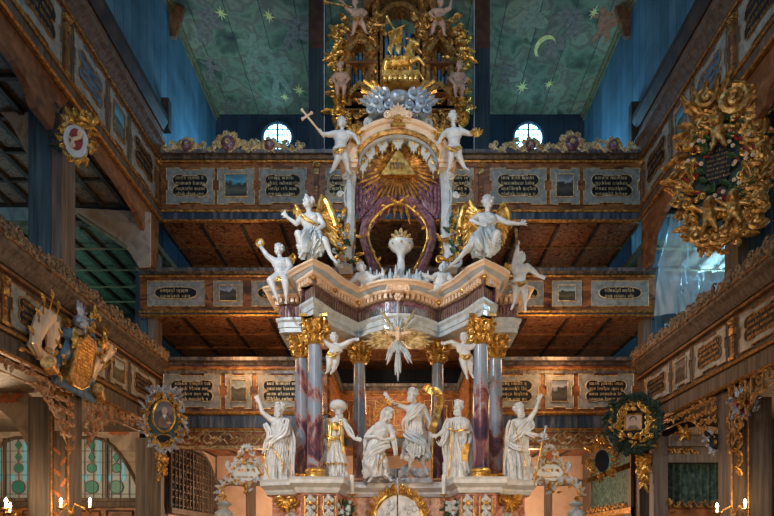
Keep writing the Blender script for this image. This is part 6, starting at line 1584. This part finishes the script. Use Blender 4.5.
# lattice screen on the left inner wall, arched
t = thing('lattice_screen', 'arched timber lattice screen in the left inner wall below the gallery', 'screen', (-6.2,18,2.6), PI/2)
ztop = lambda y: 4.45-.9*max(0,(y-18.4)/1.7)**2
mb = MB(WL); mb.prism([(16.0,2.6)]+[(20.05,2.6)]+[(20.05-k*.405,ztop(20.05-k*.405)) for k in range(11)],-.03,.0); mb.build('dark_backing','black_lacquer',t)
mb = MB(WL)
for k in range(15):
    y = 16.05+k*.28; mb.box(y-.03 if k%3 == 0 else y-.012,y+.03 if k%3 == 0 else y+.012,-.1,-.03,2.6,ztop(y))
for k in range(9):
    z = 2.7+k*.2; ye = 20.0 if z < 3.5 else 18.4+1.7*math.sqrt(max(0,(4.45-z)/.9)); mb.box(16.0,ye,-.07,-.03,z-.015,z+.015)
for k in range(36):
    y = 16.0+(k%12)*.34; z0 = 2.65+(k//12)*.6
    if ztop(y+.3) > z0+.55: mb.tube([(y,-.06,z0),(y+.28,-.06,z0+.56)],.012,5); mb.tube([(y+.28,-.06,z0),(y,-.06,z0+.56)],.012,5)
mb.tube([(16.0,-.08,2.6)]+[(16.0+k*.405,-.08,ztop(16.0+k*.405)) for k in range(11)]+[(20.05,-.08,2.6)],.05,6); mb.box(16,20.1,-.12,0,2.45,2.6)
mb.build('lattice','timber',t)
# ---------------------------------------------------------------- right lower loge
WR = wallM(1); YR = 14.0
rx_ = lambda px: X(px,YR); rz_ = lambda py: Z(py,YR)
t = thing('loge_front', 'timber loge front with dark green curtained opening, right of the wreathed portrait', 'loge', (7.1,YR,0))
mb = MB(); mb.box(rx_(666),rx_(752),YR-.1,YR+.1,rz_(463),rz_(455)); mb.box(rx_(666),rx_(752),YR-.14,YR+.1,rz_(447),rz_(437)); mb.box(rx_(652),rx_(666),YR-.1,YR+.15,0,rz_(437)); mb.box(rx_(666),rx_(752),YR+.02,YR+.1,rz_(455),rz_(447)); mb.build('framing','grey_timber',t)
mb = MB(Matrix.Translation((0,YR-.0,0))); x = rx_(662)
while x < rx_(694): mb.scroll(x,rz_(451),x+.2,rz_(451),.06,.02,True); x += .2
mb.build('gilded_frieze','old_gold',t,smooth=True)
mb = MB(); n_ = 60
for k in range(n_):
    a, b_ = rx_(664)+(rx_(752)-rx_(664))*k/n_, rx_(664)+(rx_(752)-rx_(664))*(k+1)/n_; ya, yb = YR+.2+.04*math.sin(k*1.3), YR+.2+.04*math.sin((k+1)*1.3)
    mb.loft([[(a,ya,1),(a,ya+.02,1),(a,ya+.02,rz_(463)),(a,ya,rz_(463))],[(b_,yb,1),(b_,yb+.02,1),(b_,yb+.02,rz_(463)),(b_,yb,rz_(463))]],cap=False)
mb.build('curtain','curtain_green',t,smooth=True)
mb = MB(); mb.box(rx_(664),rx_(752),YR-.05,YR+.1,0,rz_(506)); mb.build('front_panel','brown_marbling',t)
mb = MB(Matrix.Translation((0,YR-.08,0))); x = rx_(666)
while x < rx_(735): mb.scroll(x,rz_(505),x+.26,rz_(505),.06,.022,True); x += .26
mb.leaf(rx_(668),rz_(508),PI/2,.25,.18); mb.build('carved_cresting','dull_gold',t,smooth=True)
mb = MB(); n_ = 20
pts = [(rx_(672+k*3.2), rz_(437-11*math.sin(PI*(k+2)/24))) for k in range(n_+1)]; mb.prism([(pts[0][0],rz_(438))]+pts+[(pts[-1][0],rz_(438))],YR+.0,YR+.1)
mb.build('painted_coving','cream_plaster',t)
mb = MB(Matrix.Translation((0,YR-.15,0))); mb.ball((rx_(680),-.02,rz_(433)),(.09,.08,.11),10,8)
for k in range(6): mb.leaf(rx_(680),rz_(434),k*1.05,.22,.12,-.02,.2)
mb.build('gilded_cherub_head','gold',t,smooth=True)
struct(MB().box(6.25,11.5,14.3,14.4,0,4.6).build('wall_aisle_right','dark_timber'))
t = thing('loge_front', 'dark green curtained opening in the right inner wall, left of the loge post', 'loge', (6.2,17,1), -PI/2)
mb = MB(WR); mb.box(-19.3,-16.1,-.03,0,2.6,4.3); mb.build('curtain','curtain_green',t)
mb = MB(WR); mb.box(-16.15,-15.9,-.08,0,0,4.6); mb.box(-20.1,-19.3,-.08,0,0,4.6); mb.box(-20.1,-15.9,-.12,0,4.3,4.6); mb.box(-20.1,-15.9,-.06,0,0,2.45); mb.build('framing','timber',t)
mb = MB(WR); mb.box(-20.1,-15.9,-.1,0,2.45,2.6); mb.M = WR @ Matrix.Translation((0,-.1,0))
for k in range(10): mb.scroll(-19.6+k*.35,2.68,-19.3+k*.35,2.68,.05,.02)
mb.build('gilded_rail','old_gold',t)
# ---------------------------------------------------------------- dust sheet (right aisle)
mb = MB(); nx, nz = 70, 40; rows = []
r0 = random.Random(4)
for j in range(nz+1):
    q = j/nz; row = []
    py = 214+q*102; xl = 671-12*min(1,q*2)-(5*(q-.5)*2 if q > .5 else 0)
    for i in range(nx+1):
        u = i/nx; px = xl+(740-xl)*u
        sag = (6*math.sin(u*PI)*(1-q)*.4)
        Y = 15.05+.09*noise.noise(V((u*9+q*2,q*1.5,2)))+.05*noise.noise(V((u*22-q*6,q*3,5)))+(.12*math.exp(-((q-.47)/.03)**2))+.22*max(0,q-.5)*math.sin(u*9+q*3)
        row.append(V((X(px,15.05),Y,min(9.9,Z(py+sag,15.05)))))
    rows.append(row)
vs_ = [p for r in rows for p in r]; W_ = nx+1; fs_ = [(j*W_+i,j*W_+i+1,(j+1)*W_+i+1,(j+1)*W_+i) for j in range(nz) for i in range(nx)]
mb._add(vs_, fs_); tag(mb.build('dust_sheet','plastic_film',origin=P(695,262,15),smooth=True),'pale blue translucent plastic sheet hanging in the right gallery opening','sheet')
mb = MB(); mb.box(X(664,15.1),X(745,15.1),15.1,15.25,Z(214,15.1),Z(210,15.1)); tag(mb.build('sheet_rail','dark_timber',origin=P(700,212,15.1)),'dark rail the plastic sheet hangs from, right gallery opening','rail')
struct(MB().box(6.7,11.5,17.2,17.35,7.6,11).build('wall_aisle_right_upper','blue_timber'))
mb = MB(); mb.box(6.75,11.0,15.3,15.45,7.3,8.35); tag(mb.build('gallery_rail_board','blue_timber',origin=(8.5,15.3,7.5)),'blue-grey boarded rail behind the plastic sheet','rail')
# ---------------------------------------------------------------- white-gold carved crests beside the altar
for sx, px0, lab in ((-1,247,'left'),(1,549,'right')):
    Yc = 12.9; t = thing('carved_finial', 'white and gold carved finial with a lettered cartouche, %s of the altar' % lab, 'ornament', P(px0,512,Yc))
    Mx = frontM(px0,473,Yc); u = Yc/600
    mb = MB(Mx); mb.prism([(x*u,z*u) for x,z in ((-13,-8),(-8,-9),(8,-9),(13,-8),(14,0),(9,8),(0,10),(-9,8),(-14,0))],-.08,.06); tb = mb.build('tablet','white_blue',t)
    mb = MB(Mx); mb.glyphs(-8*u,9*u,1*u,.09,-.08,random.Random(3),.015); mb.glyphs(-9*u,10*u,-5*u,.035,-.08,random.Random(4),.015); edge(mb,[(x*u,z*u) for x,z in ((-13,-8),(8,-9),(13,-8),(14,0),(9,8),(0,10),(-9,8),(-14,0))],.012,-.08); mb.build('gilded_lettering','old_gold',tb)
    mb = MB(Mx); ring_orn(mb,0,0,15*u,10*u,20,6,.16,-.03,.5,.1,.06)
    for s2 in (-1,1):
        mb.volute(s2*9*u,13*u,.09,1.5,PI/2,s2,.035,-.04); mb.volute(s2*6*u,20*u,.07,1.5,PI/2,s2,.03,-.04); mb.leaf(s2*8*u,15*u,PI/2+s2*.3,.2,.12,-.03,.2*s2); mb.leaf(s2*19*u,3*u,PI/2,.2,.16,-.03,0)
    for k in range(5): mb.leaf(0,22*u,PI/2+(k-2)*.4,.16,.08,-.03,0)
    mb.build('white_scrollwork','white_paint',t,smooth=True)
    mb = MB(Mx); mb.prism(ell(0,17*u,.09,.08,14),-.05,.03); mb.build('rust_medallion','rust_paint',t)
    mb = MB(Mx); ring_orn(mb,0,16*u,.14,.12,10,7,.1,-.06,.5,.1,.04); mb.leaf(0,-9*u,-PI/2,.2,.12,-.08,0); ring_orn(mb,0,0,14*u,9*u,12,8,.1,-.09,.6,.05,.035)
    mb.build('gilding','gold',t,smooth=True)
    # outer scroll bracket and vase
    Mb = frontM(px0+sx*(-1 if 0 else 1)*(18 if sx < 0 else 22),500,Yc)
    mb = MB(Mb); 
    pts = [(-sx*(-2)*u*0,-.1,0)]
    arc = [((sx*(-6+15*math.cos(a)))*u*.9,-.04,(14+13*math.sin(a)-8)*u) for a in [PI*.95-k*PI*1.0/10 for k in range(11)]]
    mb.tube(arc,[.03+.035*math.sin(PI*k/10) for k in range(11)],8)
    for k,(x,y,z) in enumerate(arc): mb.leaf(x,z,math.atan2(z-6*u,x)+.3,.16,.09,-.04,.2)
    mb.build('scroll_arm','white_paint',t,smooth=True)
    mb = MB(Mb)
    for k in range(0,11,2): x,y,z = arc[k]; mb.ball((x,-.1,z),.035,8,6); mb.leaf(x*.8,z*.8+.02,k*.6,.12,.07,-.08,.2)
    mb.build('gilded_beads','gold',t,smooth=True)
    mb = MB(Mb); mb.lathe([(.06,-.6),(.16,-.5),(.2,-.38),(.19,-.27),(.1,-.2),(.07,-.16),(.12,-.13),(.17,-.08),(.1,-.04),(.05,0),(.04,.05)],(sx*5*u,0,0),16); mb.build('urn','white_blue',t,smooth=True)
    mb = MB(Mb); mb.lathe([(.205,-.4),(.215,-.38),(.205,-.36)],(sx*5*u,0,0),16); mb.lathe([(.105,-.21),(.115,-.2),(.105,-.19)],(sx*5*u,0,0),16); mb.flower(sx*5*u,.02,.07,-.05); mb.build('urn_gilding','gold',t,smooth=True)
# candles, flowers, crucifix on the altar
def candle(px, lab):
    Yc = 12.15; t = thing('altar_candle', lab, 'candle', P(px,520,Yc)); x = X(px,Yc)
    MB().lathe([(.045,Z(494,Yc)),(.045,Z(475,Yc)),(.01,Z(474.6,Yc))],(x,Yc,0),14).build('wax','white_wax',t,smooth=True)
    MB().lathe([(.0,Z(496,Yc)),(.09,Z(495.5,Yc)),(.1,Z(494.5,Yc)),(.04,Z(494,Yc))],(x,Yc,0),14).build('drip_pan','old_gold',t,smooth=True)
    MB().lathe([(.12,Z(530,Yc)),(.03,Z(525,Yc)),(.025,Z(512,Yc)),(.045,Z(509,Yc)),(.025,Z(506,Yc)),(.02,Z(496,Yc))],(x,Yc,0),12).build('stem','dull_gold',t,smooth=True)
candle(352,'white altar candle on a dark stem, left of the gilt relief'); candle(444,'white altar candle on a dark stem, right of the gilt relief')
def bouquet(px, lab, seed):
    Yc = 12.0; t = thing('flower_bouquet', lab, 'flowers', P(px,524,Yc)); c = P(px,509,Yc); r = random.Random(seed)
    mb = MB()
    for k in range(60):
        a = r.uniform(0,6.28); d = V((math.cos(a),0,math.sin(a))); q = r.uniform(.02,.16); mb.M = Matrix.Translation((0,Yc+r.uniform(-.1,.1),0)); mb.leaf(c.x+d.x*q,c.z+d.z*q*.8,a,.12,.05,0,r.uniform(-.3,.3))
    mb.build('foliage','leaf_green',t,smooth=True)
    mb = MB()
    for k in range(18): mb.M = Matrix.Translation((0,Yc-.12+r.uniform(-.05,.05),0)); mb.flower(c.x+r.uniform(-.16,.16),c.z+r.uniform(-.1,.14),.04,0)
    mb.build('blossoms','white_blue',t,smooth=True)
    MB().lathe([(.05,c.z-.35),(.09,c.z-.2),(.05,c.z-.1),(.07,c.z-.05)],(c.x,Yc,0),12).build('flower_vase','white_paint',t,smooth=True)
bouquet(343,'bouquet of pale flowers in foliage at the left end of the altar table',1); bouquet(453,'bouquet of pale flowers in foliage at the right end of the altar table',2)
Yc = 12.3; t = thing('crucifix', 'slender dark altar crucifix in front of the gilt relief', 'crucifix', P(397.5,525,Yc))
mb = MB(); x = X(397.5,Yc); mb.box(x-.013,x+.013,Yc-.012,Yc+.012,Z(525,Yc),Z(470,Yc)); mb.box(x-.16,x+.16,Yc-.012,Yc+.012,Z(480,Yc)-.013,Z(480,Yc)+.013); mb.build('dark_cross','iron',t)
mb = MB(); z = Z(481,Yc); mb.ball((x,Yc-.03,z+.04),.025,8,6); mb.capsule((x,Yc-.03,z),(x,Yc-.03,z-.12),.028,.022,8); mb.capsule((x,Yc-.03,z),(x-.13,Yc-.02,z+.03),.014,.01,6); mb.capsule((x,Yc-.03,z),(x+.13,Yc-.02,z+.03),.014,.01,6); mb.capsule((x,Yc-.03,z-.12),(x+.01,Yc-.03,z-.26),.02,.012,6)
mb.build('silver_figure','silver',t,smooth=True)
mb = MB(); 
for k in range(8): a = PI*k/4+.39; mb.tube([(x,Yc,z),(x+.13*math.cos(a),Yc,z+.13*math.sin(a))],.007,4)
mb.build('cross_rays','silver',t)
tb = thing('altar_table','altar table covered with a white cloth at the foot of the altarpiece','table',(CX,12.2,0))
MB().box(CX-1.05,CX+1.05,11.85,12.55,1.0,1.08).build('table_top','timber',tb); MB().box(CX-1.0,CX+1.0,11.9,12.5,0,1.0).build('table_body','white_paint',tb); MB().box(CX-1.08,CX+1.08,11.82,12.56,1.08,1.1).build('table_cloth','white_wax',tb)
# ---------------------------------------------------------------- sconces
def sconce(pts, base, Y, lab):
    t = thing('wall_sconce', lab, 'lamp', P(base[0],base[1],Y)); mb = MB()
    b0 = P(base[0],base[1],Y); mb.ball(b0,(.05,.04,.08),8,6)
    for px, py in pts:
        e = P(px,py+6,Y-.25); mb.tube([b0,b0+V(((e.x-b0.x)*.3,-.15,.14)),b0+V(((e.x-b0.x)*.75,-.25,.06)),e+V((0,0,-.08)),e],[.016]*5,8)
        mb.lathe([(.0,-.01),(.075,.0),(.085,.02),(.02,.02)],e,12)
    mb.build('arm','old_gold',t,smooth=True)
    for px, py in pts:
        e = P(px,py+6,Y-.25); m2 = MB(); m2.lathe([(.022,0),(.022,.09)],e+V((0,0,.02)),10); m2.build('candle_tube','white_wax',t)
        m3 = MB(); m3.lathe([(.012,0),(.028,.03),(.022,.06),(.002,.1)],e+V((0,0,.11)),10); m3.build('bulb','flame_bulb',t,smooth=True)
        l = bpy.data.lights.new('sconce_light','POINT'); l.energy = 14; l.color = (1,.62,.3); l.shadow_soft_size = .06
        lo_ = bpy.data.objects.new('sconce_light',l); C.objects.link(lo_); lo_.location = e+V((0,-.12,.16))
sconce([(6,503),(10,508)],(14,515),10.9,'brass sconce with two lit bulbs at the far left edge')
sconce([(61,503),(90,503)],(72,512),11.15,'two-armed brass sconce with lit bulbs on the left post')
sconce([(717,508),(745,504)],(734,514),11.1,'two-armed brass sconce with lit bulbs on the right post')
# ---------------------------------------------------------------- light and camera
def area(name, loc, target, size, sy, energy, col):
    l = bpy.data.lights.new(name,'AREA'); l.shape = 'RECTANGLE'; l.size = size; l.size_y = sy; l.energy = energy; l.color = col
    o = bpy.data.objects.new(name,l); C.objects.link(o); o.location = loc; o.rotation_euler = (V(target)-V(loc)).to_track_quat('-Z','Y').to_euler(); return o
def point(name, loc, energy, col, r=.3):
    l = bpy.data.lights.new(name,'POINT'); l.energy = energy; l.color = col; l.shadow_soft_size = r
    o = bpy.data.objects.new(name,l); C.objects.link(o); o.location = loc; return o
# daylight through the west windows, high; an unseen warm fill, lower
area('nave_window_light', (-4,-5,11), (0,13,7), 5, 6, 420, (.7,.85,1))
def spot(name, loc, target, energy, col, deg, r=.15):
    l = bpy.data.lights.new(name,'SPOT'); l.energy = energy; l.color = col; l.spot_size = math.radians(deg); l.spot_blend = .6; l.shadow_soft_size = r
    o = bpy.data.objects.new(name,l); C.objects.link(o); o.location = loc; o.rotation_euler = (V(target)-V(loc)).to_track_quat('-Z','Y').to_euler(); return o
spot('altar_fill_spot', (-5.2,6.5,9.0), (0,12.6,5.0), 1350, (.9,.95,1), 62)  # added unseen spots that brighten and model the altar
spot('altar_fill_spot', (5.2,5.5,3.2), (0,12.6,5.6), 560, (1,.72,.45), 66)
spot('altar_fill_spot', (-4.8,5.0,2.8), (0,13,5.2), 200, (1,.75,.5), 66)
spot('gallery_fill_spot', (-4.5,6,2.6), (3,15.5,7.2), 420, (1,.66,.38), 80)  # added unseen spots, light the front galleries from both sides
spot('gallery_fill_spot', (4.5,6,2.6), (-3,15.5,7.2), 420, (1,.66,.38), 80)
spot('altar_fill_spot', (-3,7.5,13.0), (0,13,10.0), 420, (.85,.93,1), 50)
spot('altar_fill_spot', (3,8,9.0), (0,13.4,10.6), 260, (1,.85,.65), 50)
spot('organ_fill_spot', (-2.5,9,10.5), (0,15.5,13.6), 420, (1,.78,.5), 42)  # added unseen spot that lifts the organ
spot('cartouche_spot', (-3,4,7), (6,11,8.4), 500, (1,.9,.75), 26)  # unseen spot aimed at the cartouche
spot('trophy_spot', (4,5,4), (-6,11.4,5.2), 360, (1,.85,.65), 30)  # unseen spot aimed at the trophy
area('low_warm_fill', (0,2,3.0), (0,13,4.2), 2.5, 1.5, 90, (1,.66,.38))  # added warm area with no fixture, fills the altar from low
for s in (-1,1):
    point('gallery_daylight_fill', (s*5.1,17.9,12.3), 260, (.25,.64,1), .5)
    point('gallery_daylight_fill', (s*2.5,9,14), 150, (.3,.62,1), .5)  # added unseen point with no window, tints the upper side parapets blue
    point('aisle_daylight', (s*9.8,13.2,7.6), 55, (.45,.75,1), .5)
    point('aisle_daylight', (s*9.6,17.5,7.4), 40, (.35,.9,.8), .4)
    point('under_gallery_fill', (s*3.8,18.0,3.0), 260, (1,.66,.42), .3)  # added unseen points that brighten the wall and soffits under the galleries
    point('under_gallery_fill', (s*4.0,14.8,6.4), 60, (1,.5,.2), .3)
    point('under_gallery_fill', (s*4.2,16.6,8.95), 10, (1,.5,.22), .3)
point('recess_fill', (0,16.9,5.6), 90, (1,.62,.3), .3)  # added unseen warm point, brightens the recessed centre
area('aisle_window_light', (9.5,16.6,9.3), (7.8,14,8.6), 3.5, 2.2, 1300, (.4,.78,1))
point('aisle_fill', (-8.7,12.9,3.4), 170, (1,.7,.42), .3)  # added unseen warm points that brighten the aisle plaster
point('aisle_fill', (8.2,12.4,3.4), 45, (1,.7,.42), .3)
w = bpy.data.worlds.new('world'); bpy.context.scene.world = w; w.use_nodes = True
w.node_tree.nodes['Background'].inputs[0].default_value = (.35,.5,.75,1); w.node_tree.nodes['Background'].inputs[1].default_value = .07
cam = bpy.data.cameras.new('camera'); co = bpy.data.objects.new('camera',cam); C.objects.link(co)
co.location = (0,0,1.6); co.rotation_euler = (PI/2,0,0); cam.sensor_width = 36; cam.lens = 600/774*36
cam.shift_x = -13/774; cam.shift_y = 287/774; cam.clip_end = 100
sc_ = bpy.context.scene; sc_.camera = co
sc_.view_settings.view_transform = 'Standard'; sc_.view_settings.look = 'None'; sc_.view_settings.exposure = 0; sc_.view_settings.gamma = 1; sc_.view_settings.use_curve_mapping = False
